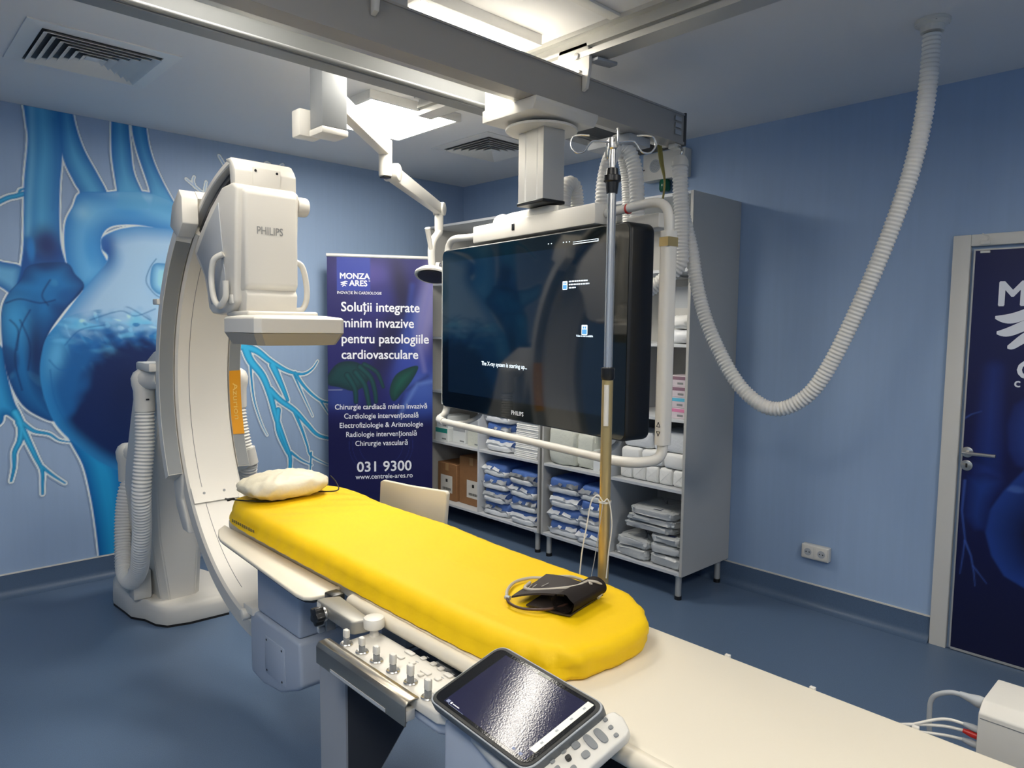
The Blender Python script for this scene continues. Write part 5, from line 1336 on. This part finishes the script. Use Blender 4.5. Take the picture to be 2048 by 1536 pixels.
def rail_clamp():
    t = thing('rail_clamp', 'silver table clamp with a black star knob above the control console', 'clamp', (.95, 1.7, .77))
    z1 = .800; p = [tuple(atz(px, py, z1)[:2]) for px, py in ((633, 1199), (650, 1197), (733, 1234), (724, 1240), (710, 1242))]
    (xa, ya), _, (xb, yb), _, (xc, yc) = p
    MB().prism([(xa, ya), (xa + .028, ya), (xa + .065, ya - .02), (xb + .005, yb - .01), (xb, yb - .018), (xc - .004, yc - .006), (xc - .012, yc + .004)], z1 - .036, z1, 'z', .005, 3).build('clamp_body', 'clamp_metal', t)
    u = Vector((xc - .012 - xa, yc + .004 - ya, 0)).normalized(); n = Vector((u.y, -u.x, 0))
    if n.x > 0: n = -n
    o = Vector((xa, ya, z1 - .024)) + u * .055
    MB().cyl(o + n * .0005, o + n * .010, .020, 24, bev=.002).build('knob_collar', 'steel', t)
    mb = MB(); q1 = Matrix(((u.x, 0, n.x, o.x + n.x * .010), (u.y, 0, n.y, o.y + n.y * .010), (0, 1, 0, o.z), (0, 0, 0, 1)))
    st = [((.0235 + .0035 * math.cos(5 * a)) * math.cos(a), (.0235 + .0035 * math.cos(5 * a)) * math.sin(a)) for a in [6.2832 * k / 50 for k in range(50)]]
    mb.prism(st, 0.0, .026, 'z', .004, 2, q1, False); mb.build('star_knob', 'black_plastic', t)
    fr = (Vector((xa, ya, z1 - .050)) + n * .0008, u, Vector((0, 0, 1)))
    L = MB(); L.quad([Vector(fr[0]) + u * a + Vector((0, 0, b)) for a, b in ((.004, .018), (.030, .018), (.030, .046), (.004, .046))]); L.build('sticker', 'white_plastic', t, smooth=0)
    MB().box((xb - .01, ya - .10, z1 - .050), (1.006, ya - .02, z1 - .0365), .003).build('clamp_jaw', 'dark_grey', t)
    mb = MB(); mb.box((.985, 1.79, z1 - .03), (1.028, 1.84, z1 - .004), .006); mb.build('clamp_stop', 'black_plastic', t)
    for k in range(3): MB().box((xa + .001, ya - .012, z1 - .058 - k * .02), (xa + .02, ya + .004, z1 - .042 - k * .02), .003).build('cable_guide', 'light_grey', t)
    MB().box((xa + .0205, ya - .02, z1 - .095), (xa + .05, ya + .01, z1 - .0365), .003).build('clamp_leg', 'mid_grey', t)
rail_clamp()

# ------------------------------------------------------------------ touch screen module
def tablet():
    rs = [ray(852, 1397), ray(1003, 1288), ray(1218, 1412), ray(1052, 1548)]
    Mx = np.c_[rs[0], rs[2], -rs[1]]; a, c, b = np.linalg.solve(Mx, rs[3])
    Q = [a * rs[0], b * rs[1], c * rs[2], rs[3]]; k = .31 / np.linalg.norm(Q[2] - Q[1]); o = np.array([0, 0, H])
    A, B, C_, D = [Vector((o + k * q).tolist()) for q in Q]
    cen = (A + B + C_ + D) / 4; ey = ((C_ - B) + (D - A)).normalized(); n = ((B - A) + (C_ - D)).cross(-ey).normalized()
    if n.z < 0: n = -n
    ex = (-n).cross(ey) if False else ey.cross(-n)
    if ex.dot(B - A) < 0: ex = -ex
    # sheared outline in the module's own plane, as seen
    pts = [((p - cen).dot(ey), (p - cen).dot(ex)) for p in (A, B, C_, D)]
    if (ey.cross(ex)).dot(n) < 0: pass
    X = Matrix(((ey.x, ex.x, n.x, cen.x), (ey.y, ex.y, n.y, cen.y), (ey.z, ex.z, n.z, cen.z), (0, 0, 0, 1)))
    def rounded(pts, r, inset=0.0):
        P = [Vector((x, y, 0)) for x, y in pts]; c0 = sum(P, Vector()) / 4
        out = []
        P2 = []
        for i in range(4):
            p, q, m = P[i], P[i - 1], P[(i + 1) % 4]; d1 = (q - p).normalized(); d2 = (m - p).normalized(); s = d1.cross(d2).length
            P2.append(p + (d1 + d2) * inset / s)
        for i in range(4):
            p, q, m = P2[i], P2[i - 1], P2[(i + 1) % 4]; d1 = (q - p).normalized(); d2 = (m - p).normalized()
            for j in range(7):
                t = j / 6; s0, e0 = p + d1 * r, p + d2 * r; out.append(tuple((s0 * (1 - t) ** 2 + p * 2 * t * (1 - t) + e0 * t * t)[:2]))
        return out
    t = thing('touch_screen_module', 'tilted touch screen with a white button keypad at the front edge of the table', 'touch screen', cen)
    MB().prism(rounded(pts, .028), -.026, -.0005, 'z', .004, 2, X, False).build('frame', mat('frame_grey', (92, 96, 98), .4), t)
    MB().prism(rounded(pts, .0275, .0012), -.0032, .0008, 'z', .0008, 1, X, False).build('light_rim', 'light_grey', t)
    MB().prism(rounded(pts, .026, .004), -.0003, .0026, 'z', .001, 1, X, False).build('bezel', mat('bezel_grey', (44, 45, 44), .4), t)
    g = MB().prism(rounded(pts, .020, .011), .0027, .0034, 'z', M=X).build('screen', mat('touch_glass', (14, 16, 22), .09, bump=.035, bscale=260, spec=.55), t, smooth=0); g['label'] = 'dark glossy touch glass'
    def bil(u, v):   # u along ey (0..1), v along ex (0 bottom..1)
        a_, b_, c_, d_ = [Vector((*p, 0)) for p in pts]; return a_.lerp(d_, u).lerp(b_.lerp(c_, u), v)
    mat('touch_navy', (30, 32, 62), .09, bump=.035, bscale=260, spec=.6); mat('touch_pale', (222, 222, 206), .25, emit=((220, 222, 205), .12)); mat('touch_icon', (130, 140, 170), .4)
    def patch(name, u0, v0, u1, v1, m, h=.0037, parent=g):
        mb = MB(); mb.quad([X @ (bil(*q) + Vector((0, 0, h))) for q in ((u0, v0), (u1, v0), (u1, v1), (u0, v1))]); return mb.build(name, m, parent, smooth=0)
    patch('picture', .13, .09, .93, .90, 'touch_navy', .0037)
    patch('side_bar', .885, .20, .935, .92, 'touch_pale', .0040)
    patch('top_strip', .445, .905, .555, .935, 'touch_pale', .0040); mb = MB()
    for i in range(11):
        u = .45 + .0095 * i; mb.quad([X @ (bil(*q) + Vector((0, 0, .0043))) for q in ((u, .905), (u + .005, .905), (u + .005, .935), (u, .935))])
    mb.build('barcode', 'black_plastic', g, smooth=0)
    patch('tool_icon', .145, .10, .175, .135, 'touch_icon', .0040); patch('tool_icon', .185, .105, .20, .13, 'text_white', .0040); patch('menu_line', .18, .088, .34, .092, 'touch_icon', .0040); patch('menu_text', .207, .112, .275, .122, 'text_white', .0040)
    patch('tool_icon', .86, .10, .885, .13, 'touch_icon', .0040); patch('tool_icon', .80, .105, .822, .13, 'touch_icon', .0040)
    for v in (.30, .48, .66, .82): patch('bar_icon', .902, v, .918, v + .03, 'light_grey', .0043)
    # keypad handset beyond the right-hand edge
    du = (Vector((*pts[2], 0)) - Vector((*pts[3], 0))); L = du.length; du.normalize(); dv = Vector((du.y, -du.x, 0))
    if dv.x < 0: dv = -dv
    o2 = Vector((*pts[3], 0)); kz = -.018
    def K(s, w): return o2 + du * s + dv * w
    hp = [K(-.06, -.006), K(.190, -.006), K(.202, .0), K(.206, .022), K(.197, .050), K(.183, .058), K(-.06, .062)]
    kp = MB().prism([(p.x, p.y) for p in hp], kz - .022, kz, 'z', .005, 3, X).build('keypad', 'white_plastic', t)
    def key(s, w, rs_, rw, m='mid_grey', nm='key', hgt=.003):
        c = K(s - .020, w - .015); P = []
        for j in range(20):
            an = 6.2832 * j / 20; ca, sa = math.cos(an), math.sin(an); e = .7
            P.append(c + du * math.copysign(abs(ca) ** e, ca) * rs_ + dv * math.copysign(abs(sa) ** e, sa) * rw)
        MB().prism([(p.x, p.y) for p in P], kz + .0002, kz + hgt, 'z', .0008, 1, X).build(nm, m, kp)
    for w in (.020, .040, .060): key(.200 - w * .15, w, .0045, .0045)
    key(.170, .040, .0075, .019); key(.148, .036, .0075, .019); key(.124, .022, .008, .008); key(.126, .050, .008, .008)
    key(.100, .014, .0055, .0055); key(.098, .034, .0055, .0055, 'black_plastic', 'joystick_button', .007); key(.094, .055, .0055, .0055)
    for w in (.016, .034, .053): key(.074 - w * .06, w, .005, .005)
    key(.050, .030, .0015, .0015, 'black_plastic', 'pilot_hole')
    # hinge and bracket that carry the module on the table rail
    hb = [X @ Vector(q) for q in ((-.055, -.075, -.055), (.075, -.095, -.060))]
    MB().tube(hb, .016, 20).build('hinge', 'light_grey', t)
    MB().tube([hb[0].lerp(hb[1], 1.0), hb[0].lerp(hb[1], 1.03)], .006, 12).build('hinge_pin', 'black_plastic', t)
    MB().box((cen.x - .045, cen.y - .06, .50), (cen.x + .09, cen.y + .17, cen.z - .085), .015, 3).build('mount_housing', 'cover_grey', t)
    MB().box((cen.x - .02, cen.y + .0, cen.z - .0848), (cen.x + .03, cen.y + .12, cen.z - .045), .008).build('mount_neck', 'mid_grey', t)
tablet()

# ------------------------------------------------------------------ side board, IV pole, interface box
t = thing('side_board', 'white plastic board standing upright behind the yellow mattress', 'arm rest', (1.66, 2.34, .72))
MB().prism([(2.585, .745), (2.572, .905), (2.55, .915), (2.36, .924), (2.115, .944), (2.105, .935), (2.128, .745)], 1.650, 1.668, 'x', .005, 3).build('board', 'white_board', t)
mb = MB(); mb.box((1.5195, 2.30, .735), (1.668, 2.36, .7448), .002); mb.build('mount_arm', 'steel', t)

def iv_pole():
    x, y = 1.615, 1.302
    t = thing('iv_pole', 'chrome infusion pole with four wire hooks behind the foot end of the mattress', 'IV pole', (x, y, .60))
    zc1 = Vector(atv(1228, 350, (x - .5, y + .5), (x + .5, y - .5)).tolist()).z; zc2 = atv(1212, 745, (x - .5, y + .5), (x + .5, y - .5))[2]; zt = atv(1231, 285, (x - .5, y + .5), (x + .5, y - .5))[2]
    MB().cyl((x, y, zc1 - .03), (x, y, zt), .0085, 18).build('inner_rod', 'steel', t)
    MB().cyl((x, y, zc2 - .02), (x, y, zc1 - .035), .0125, 18).build('middle_tube', 'steel', t)
    MB().cyl((x, y, .60), (x, y, zc2 - .022), .0165, 20).build('lower_tube', 'brass', t)
    MB().lathe([(.010, .020), (.016, .018), (.018, .0), (.025, -.003), (.025, -.018), (.019, -.022), (.016, -.052), (.013, -.052)], (x, y, zc1), (0, 0, 1), 20).build('upper_collar', 'black_plastic', t)
    MB().lathe([(.0135, .016), (.0205, .013), (.0205, -.016), (.017, -.022)], (x, y, zc2), (0, 0, 1), 20).build('lower_collar', 'black_plastic', t)
    d = Vector((-.70, -.71, 0)); s = Vector((.71, -.70, 0))
    lab = MB(); c = Vector((x, y, 0)) + d * .0168 - s * .004; z0 = atv(1206, 850, (x - .5, y + .5), (x + .5, y - .5))[2]
    lab.tube([c + Vector((0, 0, z0)), c + Vector((0, 0, zc2 - .035))], .0075, 10); lab.build('label_strip', 'white_plastic', t)
    MB().lathe([(.013, .012), (.014, 0), (.013, -.016), (.009, -.02)], (x, y, zt), (0, 0, 1), 16).build('hook_hub', 'steel', t)
    for (dx, dy, L) in ((-.71, .70, .085), (.71, -.70, .085), (.6, .78, .06), (-.66, -.74, .06)):
        e = Vector((dx, dy, 0)).normalized(); o = Vector((x, y, zt))
        pts = [o + e * .008, o + e * L * .62 + Vector((0, 0, .004)), o + e * L * .78 + Vector((0, 0, -.004)), o + e * L * .98 + Vector((0, 0, -.026)), o + e * L * 1.25 + Vector((0, 0, -.028)), o + e * L * 1.42 + Vector((0, 0, -.010)), o + e * L * 1.36 + Vector((0, 0, .014)), o + e * L * 1.12 + Vector((0, 0, .020)), o + e * L * .80 + Vector((0, 0, .019))]
        MB().tube(crom(pts, 7), .0028, 8).build('hook', 'steel', t)
    MB().box((1.5195, y - .025, .735), (x + .022, y + .025, .79), .005).build('rail_clamp', 'mid_grey', t)
    t2 = thing('hanging_wire', 'thin white wire looped over the lower part of the infusion pole', 'wire', (x, y, 1.0))
    a = lambda px, py, o=0: Vector(atv(px, py, (x - .5, y + .5), (x + .5, y - .5)).tolist()) + d * o
    MB().tube(crom([a(1158, 1150, .02), a(1163, 1100, .02), a(1172, 1050, .02), a(1180, 1005, .02), a(1188, 990, .021), a(1196, 988, .022), a(1205, 1000, .022), a(1213, 995, .021), a(1219, 1010, .02), a(1222, 1050, .02), a(1216, 1100, .018), a(1211, 1152, .018)], 8), .0021, 8).build('wire_loop', 'white_plastic', t2)
    MB().tube(crom([a(1182, 1155, .0), a(1190, 1110, .006), a(1196, 1060, .018), a(1204, 1004, .022)], 8), .0012, 6).build('thin_lead', 'light_grey', t2)
    MB().lathe([(.0172, -.003), (.0195, -.003), (.0195, .003), (.0172, .003)], (x, y, a(1204, 1003).z), (0, 0, 1), 18).build('wire_tie', 'white_plastic', t2)
iv_pole()

def interface_box():
    x0, x1, y0, y1, z0, z1 = 1.69, 1.86, -.10, .352, .60, .803
    t = thing('interface_box', 'white connector box with plugged cables at the right edge of the table', 'connector box', (1.78, .2, .6))
    MB().prism([(x0, z0), (x1, z0), (x1, z1 - .008), (x1 - .012, z1), (x0 + .03, z1), (x0, z1 - .018)], y0, y1, 'y', .004, 2).build('housing', 'white_plastic', t)
    MB().box((x0 - .0008, y0, z1 - .030), (x0 + .001, y1 - .004, z1 - .028)).build('lid_seam', 'mid_grey', t, smooth=0)
    MB().box((1.5195, .10, .73), (x0 + .001, .16, .755), .002).build('rail_arm', 'mid_grey', t)
    c = Vector((x0 - .001, .215, .660)); MB().cyl(c - Vector((.003, 0, 0)), c, .006, 16).build('screw', 'mid_grey', t)
    g = lambda px, py, xx: Vector(atx(px, py, xx).tolist())
    def cable(name, pts, r, m): return MB().tube(crom(pts, 8), r, 10).build(name, m, t)
    p = [Vector((1.76, y1 - .002, .775)), Vector((1.755, y1 + .03, .780))]
    MB().tube([p[0], p[0].lerp(p[1], .6), p[1], p[1] + Vector((0, .02, .002))], [.013, .013, .009, .006], 14).build('thick_plug', 'light_grey', t)
    cable('thick_cable', [p[1] + Vector((0, .015, .001)), Vector((1.752, y1 + .07, .778)), Vector((1.75, y1 + .10, .755)), Vector((1.75, y1 + .105, .71)), Vector((1.752, y1 + .10, .62)), Vector((1.76, y1 + .10, .45))], .0055, 'light_grey')
    for i, (z, m, ze) in enumerate(((.735, 'light_grey', .690), (.720, 'red_plastic', .697), (.700, 'light_grey', .683))):
        a = Vector((1.715, y1 - .001, z)); e = Vector((1.713, y1 + .03, z + .003))
        MB().tube([a, a.lerp(e, .5), e], [.0075, .0075, .0045], 12).build('small_plug', m, t)
        cable('thin_cable', [e, Vector((1.70, y1 + .07, z + .001)), Vector((1.66, y1 + .14, ze + .012)), Vector((1.60, y1 + .20, ze)), Vector((1.545, y1 + .23 + .01 * i, ze - .03)), Vector((1.53, y1 + .24, ze - .12))], .0035, 'white_plastic')
    MB().tube([(1.712, y1 - .001, .672), (1.71, y1 + .018, .672)], .006, 12).build('metal_jack', 'steel', t)
interface_box()
# ================================================================== shelving units and what stands on them
XF, XK = 3.43, 3.951
def shelf_unit(y0, y1, top, div, levels, label):
    t = thing('shelving_unit', label, 'shelf', ((XF + XK) / 2, (y0 + y1) / 2, 0))
    w = .018
    for y in (y0, y1 - w): MB().box((XF, y, .150), (XK, y + w, top), .001, 1).build('side_panel', 'melamine_side', t)
    MB().box((XF, y0 + w, top - w), (XK, y1 - w, top), .001, 1).build('top_board', 'melamine', t)
    MB().box((XF, y0 + w, .150), (XK, y1 - w, .168), .001, 1).build('bottom_board', 'melamine', t)
    MB().box((XK - .008, y0 + w, .1682), (XK, y1 - w, top - w), 0).build('back_panel', 'melamine_side', t)
    MB().box((XF + .004, div - w / 2, .1682), (XK - .009, div + w / 2, levels[2] - .0002), .001, 1).build('divider', 'melamine', t)
    for i, z in enumerate(levels):
        if i < 2:
            MB().box((XF + .002, y0 + w, z), (XK - .009, div - w / 2 - .0003, z + w), .001, 1).build('shelf_board', 'melamine', t)
            MB().box((XF + .002, div + w / 2 + .0003, z), (XK - .009, y1 - w, z + w), .001, 1).build('shelf_board', 'melamine', t)
        else: MB().box((XF + .002, y0 + w, z), (XK - .009, y1 - w, z + w), .001, 1).build('shelf_board', 'melamine', t)
    for x in (XF + .04, XK - .05):
        for y in (y0 + .045, y1 - .045):
            mb = MB(); mb.cyl((x, y, .022), (x, y, .1495), .018, 18); mb.cyl((x, y, .140), (x, y, .1497), .028, 18); lg = mb.build('leg', 'aluminium', t)
            MB().cyl((x, y, 0), (x, y, .0218), .021, 18).build('leg_foot', 'black_plastic', lg)
    return t
LV = [.635, 1.045, 1.475, 1.90]
DA, DB = 2.735, 4.0
shelf_unit(2.19, 3.325, 2.345, DA, LV, 'tall pale grey open shelving unit against the right wall, nearest the door')
shelf_unit(3.345, 4.62, 2.372, DB, LV, 'tall pale grey open shelving unit in the far corner beside the dark blue banner')
ZL = [.1685] + [z + .0185 for z in LV]          # top faces of the boards

def copy_thing(root, loc, rot=(0, 0, 0), scale=(1, 1, 1), label=None, group=None):
    r = root.copy(); COL.objects.link(r); r.location = loc; r.rotation_euler = rot; r.scale = scale
    if label: r['label'] = label
    if group: r['group'] = group
    for ch in list(root.children):
        c = ch.copy(); COL.objects.link(c); c.parent = r
        for g in list(ch.children):
            d = g.copy(); COL.objects.link(d); d.parent = c
    return r
used = {}
def put(proto, loc, rot, scale, label, group):
    if proto not in used:
        used[proto] = 1; proto.location = loc; proto.rotation_euler = rot; proto.scale = scale; proto['label'] = label; proto['group'] = group; return proto
    return copy_thing(proto, loc, rot, scale, label, group)

def blue_proto(seed):
    t = thing('surgical_drape_pack', 'x', 'drape pack', (0, 0, 0))
    MB().blob((0, 0, .055), (.335, .275, .072), .30, 26, 14, .04, seed, jit=.002).build('blue_drape', 'blue_drape', t, smooth=70)
    mb = MB(); mb.blob((-.008, 0, .022), (.35, .285, .044), .30, 30, 14, .05, seed + 5, jit=.003)
    R = random.Random(seed)      # crumpled film flap at the front
    b = bmesh.new(); rows = []
    for i in range(9):
        y = -.135 + .27 * i / 8; zz = R.uniform(-.006, .010)
        rows.append([b.verts.new((-.165, y, .020 + zz)), b.verts.new((-.182 + R.uniform(-.008, .004), y + R.uniform(-.01, .01), .046 + zz)), b.verts.new((-.160, y, .066 + zz * .6)), b.verts.new((-.11, y, .079))])
    for P_, Q in zip(rows, rows[1:]):
        for k in range(3 if R.random() < .25 else (2 if R.random() < .6 else 1)): b.faces.new((P_[k], P_[k + 1], Q[k + 1], Q[k]))
    bmesh.ops.solidify(b, geom=b.faces[:], thickness=.0015)
    mb.merge(b); mb.build('paper_wrap', 'white_wrap', t, smooth=50)
    return t
BP = [blue_proto(s) for s in (1, 2, 3)]
NM4 = ['bottom', 'second from the bottom', 'third from the bottom', 'topmost']
NM3 = ['bottom', 'middle', 'topmost']
def stack(x, y, z, n, where, rnd, dz=.082, group='blue surgical drape packs on the shelves', s=1.0):
    R = random.Random(rnd)
    for i in range(n):
        nm = (NM4 if n == 4 else NM3 if n == 3 else ['lower', 'upper'])[i]
        put(BP[(i + rnd) % 3], (x + R.uniform(-.012, .012), y + R.uniform(-.012, .012), z + i * dz), (0, 0, R.uniform(-.10, .10) + (math.pi if R.random() < .0 else 0)), (1, s * R.uniform(.94, 1.0), R.uniform(.95, 1.05) * dz / .084),
            'blue drape pack, %s of the %s' % (nm, where), group)
stack(3.635, 3.845, ZL[0], 4, 'left stack beside the cardboard boxes', 11, .098, s=.96)
stack(3.625, 3.53, ZL[0], 4, 'second stack beside the cardboard boxes', 12, .096, s=.98)
stack(3.635, 3.155, ZL[0], 4, 'stack just left of the infusion pole', 13, .096, s=.96)
stack(3.625, 2.885, ZL[0], 4, 'stack behind the infusion pole', 14, .094, s=.92)
stack(3.64, 3.84, ZL[1], 3, 'pile left of the folded white linen', 15, .105, s=1.0)

# folded white linen
def linen(y, z, n, where, h=.0125):
    t = thing('folded_linen', 'stack of folded white linen, %s' % where, 'linen', (3.62, y, z), 'folded white linen stacks')
    R = random.Random(int(y * 100 + z * 10))
    for k in range(n):
        dx, dy = R.uniform(-.006, .006), R.uniform(-.006, .006)
        MB().box((3.46 + dx, y - .115 + dy, z + k * h + .0005), (3.78 + dx, y + .115 + dy, z + (k + 1) * h), .005, 3).build('folded_sheet', 'tissue', t)
linen(3.51, ZL[1], 11, 'lower one right of the blue packs under the screen')
linen(3.50, ZL[1] + 11 * .0125, 10, 'upper one right of the blue packs under the screen')

# cardboard boxes and glove boxes at the banner side
def carton(lo, hi, label, m='cardboard', lab=True, cat='cardboard box'):
    t = thing('cardboard_box', label, cat, ((lo[0] + hi[0]) / 2, (lo[1] + hi[1]) / 2, lo[2]), 'cardboard boxes beside the banner')
    b = MB().box(lo, hi, .003, 1).build('body', m, t)
    MB().box((lo[0] - .0006, (lo[1] + hi[1]) / 2 - .02, hi[2] - .06), (lo[0] + .001, (lo[1] + hi[1]) / 2 + .02, hi[2] - .001)).build('tape', mat('tape', (170, 135, 92), .35), t, smooth=0)
    if lab:
        y = lo[1] + .05; s = MB().box((lo[0] - .0012, y, lo[2] + .06), (lo[0], y + .15, lo[2] + .20)).build('shipping_label', 'white_plastic', t, smooth=0)
        mb = MB(); R = random.Random(2); q = y + .02
        while q < y + .12: w = R.uniform(.002, .006); mb.box((lo[0] - .0018, q, lo[2] + .08), (lo[0] - .0011, q + w, lo[2] + .10)); q += w + R.uniform(.002, .005)
        mb.box((lo[0] - .0018, y + .06, lo[2] + .145), (lo[0] - .0011, y + .085, lo[2] + .17)); mb.build('barcode', 'black_plastic', s, smooth=0)
carton((3.52, 4.035, ZL[0]), (3.90, 4.33, ZL[0] + .38), 'brown cardboard box with a white shipping label on the low shelf beside the banner')
carton((3.50, 4.345, ZL[0]), (3.88, 4.585, ZL[0] + .30), 'brown cardboard box half hidden behind the banner, left of the labelled box', lab=True)
def small_box(lo, hi, m1, m2, label, group, cat='box', name='supply_box'):
    t = thing(name, label, cat, ((lo[0] + hi[0]) / 2, (lo[1] + hi[1]) / 2, lo[2]), group)
    MB().box(lo, hi, .002, 1).build('carton', m1, t)
    MB().box((lo[0] - .0006, lo[1] + .006, lo[2] + (hi[2] - lo[2]) * .62), (lo[0] + .0005, hi[1] - .006, hi[2] - .004)).build('colour_band', m2, t, smooth=0)
    MB().box((lo[0] - .0006, lo[1] + .02, lo[2] + .012), (lo[0] + .0005, lo[1] + (hi[1] - lo[1]) * .45, lo[2] + .024)).build('print', 'mid_grey', t, smooth=0)
    return t
mat('teal', (40, 150, 140), .5); mat('pale_box', (222, 226, 226), .5); mat('mauve', (140, 108, 124), .5); mat('cyan', (90, 180, 210), .5); mat('pink', (214, 130, 168), .5); mat('lilac_box', (206, 196, 202), .5)
G1 = 'white supply boxes beside the banner'
small_box((3.47, 4.42, ZL[1]), (3.72, 4.585, ZL[1] + .105), 'pale_box', 'teal', 'white box with a teal band on the middle shelf, lower one beside the banner', G1)
small_box((3.48, 4.43, ZL[1] + .1055), (3.71, 4.58, ZL[1] + .20), 'pale_box', 'mid_grey', 'white box with a grey band lying on the teal banded box beside the banner', G1)
small_box((3.50, 4.23, ZL[1]), (3.72, 4.39, ZL[1] + .15), 'pale_box', 'light_grey', 'plain pale box in the middle of the shelf right of the teal banded box', G1)
small_box((3.48, 4.03, ZL[1]), (3.70, 4.18, ZL[1] + .21), 'clear_wrap', 'light_grey', 'film wrapped box on the middle shelf against the divider', G1)

def bundle(name, c, size, m, label, group, seed, cat='pack', e=.3, amp=.03, seam=None):
    t = thing(name, label, cat, (c[0], c[1], c[2]), group)
    MB().blob((c[0], c[1], c[2] + size[2] / 2), size, e, 26, 14, amp, seed, jit=.004 if amp > .025 else .0012).build('wrapped_body', m, t, smooth=40)
    if seam:
        mb = MB(); x = c[0] - size[0] / 2 - .0015; y, z, hy, hz = c[1], c[2] + size[2] / 2, size[1] / 2 * .78, size[2] / 2 * .7
        for s in (1, -1): mb.tube([(x + .003, y - s * hy, z + hz), (x, y, z), (x + .003, y - s * hy, z - hz)] if 1 else [], .0012, 5)
        mb.build('folded_flap', m, t)
    return t
# clear bags left of the pole on the middle shelf
G2 = 'clear bags on the middle shelf under the screen'
bundle('plastic_bag', (3.60, 3.17, ZL[1]), (.30, .24, .27), 'clear_wrap', 'big yellowish clear plastic bag on the middle shelf against the divider', G2, 31, 'plastic bag', .3, .07)
bundle('plastic_bag', (3.62, 2.98, ZL[1]), (.28, .15, .24), 'clear_wrap', 'narrow clear plastic bag between the big bag and the small white carton', G2, 32, 'plastic bag', .3, .08)
small_box((3.47, 2.80, ZL[1]), (3.66, 2.90, ZL[1] + .14), 'pale_box', 'teal', 'small white carton on the middle shelf left of the infusion pole', G2)
small_box((3.68, 2.78, ZL[1]), (3.88, 2.905, ZL[1] + .2), 'lilac_box', 'light_grey', 'pale carton standing behind the small white carton on the middle shelf', G2)
# white paper packs right of the pole
G3 = 'white paper towel packs on the middle shelf'
nth = ['first', 'second', 'third', 'fourth', 'fifth']
for i in range(5):
    y = 2.262 + i * .096
    bundle('paper_towel_pack', (3.60, y, ZL[1]), (.24, .093, .102), 'tissue', 'white paper towel pack, %s from the right in the bottom row of the middle shelf' % nth[i], G3, 40 + i, 'paper pack', .22, .012, True)
for i in range(3):
    y = 2.305 + i * .155
    bundle('paper_towel_pack', (3.60, y, ZL[1] + .102), (.24, .150, .095), 'tissue', 'white paper towel pack, %s from the right in the upper row of the middle shelf' % nth[i], G3, 50 + i, 'paper pack', .25, .02)
bundle('paper_towel_pack', (3.62, 2.34, ZL[1] + .197), (.25, .24, .125), 'white_wrap', 'large white pack on top of the paper towel rows near the side panel', G3, 55, 'paper pack', .22, .015)
bundle('paper_towel_pack', (3.62, 2.575, ZL[1] + .197), (.25, .21, .10), 'white_wrap', 'large white pack on top of the paper towel rows near the divider', G3, 56, 'paper pack', .22, .02)
# grey film packs in the lowest right compartment
G4 = 'grey film packs in the low compartment nearest the door'
def film(y, z, w, h, label, seed, x=3.62, rot=0):
    t = thing('film_wrapped_pack', label, 'wrapped pack', (x, y, z), G4)
    mb = MB(); mb.blob((x, y, z + h / 2), (.34, w, h), .26, 34, 16, .06, seed, jit=.005); o = mb.build('film_wrap', 'grey_wrap', t, smooth=34)
    return t, o
for (y, z, w, h, lab, sd, l) in ((2.325, 0, .23, .075, 'grey film pack lying at the bottom right under two others', 61, 0), (2.325, .075, .22, .06, 'grey film pack in the middle of the lower right pile', 62, 0), (2.33, .135, .21, .055, 'grey film pack with a dark label in the lower right pile', 63, 1),
                           (2.575, 0, .24, .065, 'grey film pack lying at the bottom left of the low compartment', 64, 0), (2.57, .065, .24, .06, 'grey film pack on the bottom left one, next to the infusion pole', 65, 0),
                           (2.46, .192, .33, .045, 'flat grey film pack bridging both lower piles', 66, 0), (2.44, .237, .34, .045, 'second flat grey film pack above the bridging one', 67, 0), (2.43, .282, .33, .05, 'topmost flat grey film pack with a dark label', 68, 1)):
    t, o = film(y, ZL[0] + z, w, h, lab, sd)
    if l: MB().box((3.47, y - .06, ZL[0] + z + h * 1.0), (3.50, y - .005, ZL[0] + z + h * 1.0 + .0012), M=None).build('dark_label', mat('label_navy', (44, 50, 80), .5), t, smooth=0)
# small boxes right of the frame tube
G5 = 'small product boxes beside the frame tube'
for i, (m2, nm) in enumerate((('pink', 'pink banded box at the bottom'), ('cyan', 'cyan banded box, second from the bottom'), ('mauve', 'mauve banded box, third from the bottom'), ('mauve', 'mauve banded box at the top'))):
    small_box((3.46, 2.215 + .004 * (i % 2), ZL[2] + i * .062), (3.66, 2.345 + .005 * (i % 2), ZL[2] + i * .062 + .0615), 'lilac_box', m2, nm + ' of the small stack right of the screen frame', G5)
G6 = 'white cotton bundles on the shelf'
bundle('cotton_bundle', (3.56, 2.285, ZL[3]), (.2, .15, .085), 'white_wrap', 'lower white cotton bundle on the shelf right of the screen frame', G6, 71, 'cotton pack', .5, .05)
bundle('cotton_bundle', (3.56, 2.29, ZL[3] + .085), (.19, .14, .08), 'tissue', 'upper white cotton bundle on the shelf right of the screen frame', G6, 72, 'cotton pack', .5, .05)
small_box((3.62, 2.22, ZL[3] + .0), (3.86, 2.50, ZL[3] + .34), 'melamine_side', 'light_grey', 'grey box standing behind the white cotton bundles', 'storage boxes on the high shelves')
small_box((3.50, 2.26, ZL[4]), (3.70, 2.40, ZL[4] + .12), 'pale_box', 'cyan', 'white and blue box on the high shelf behind the hanging hose', 'storage boxes on the high shelves')
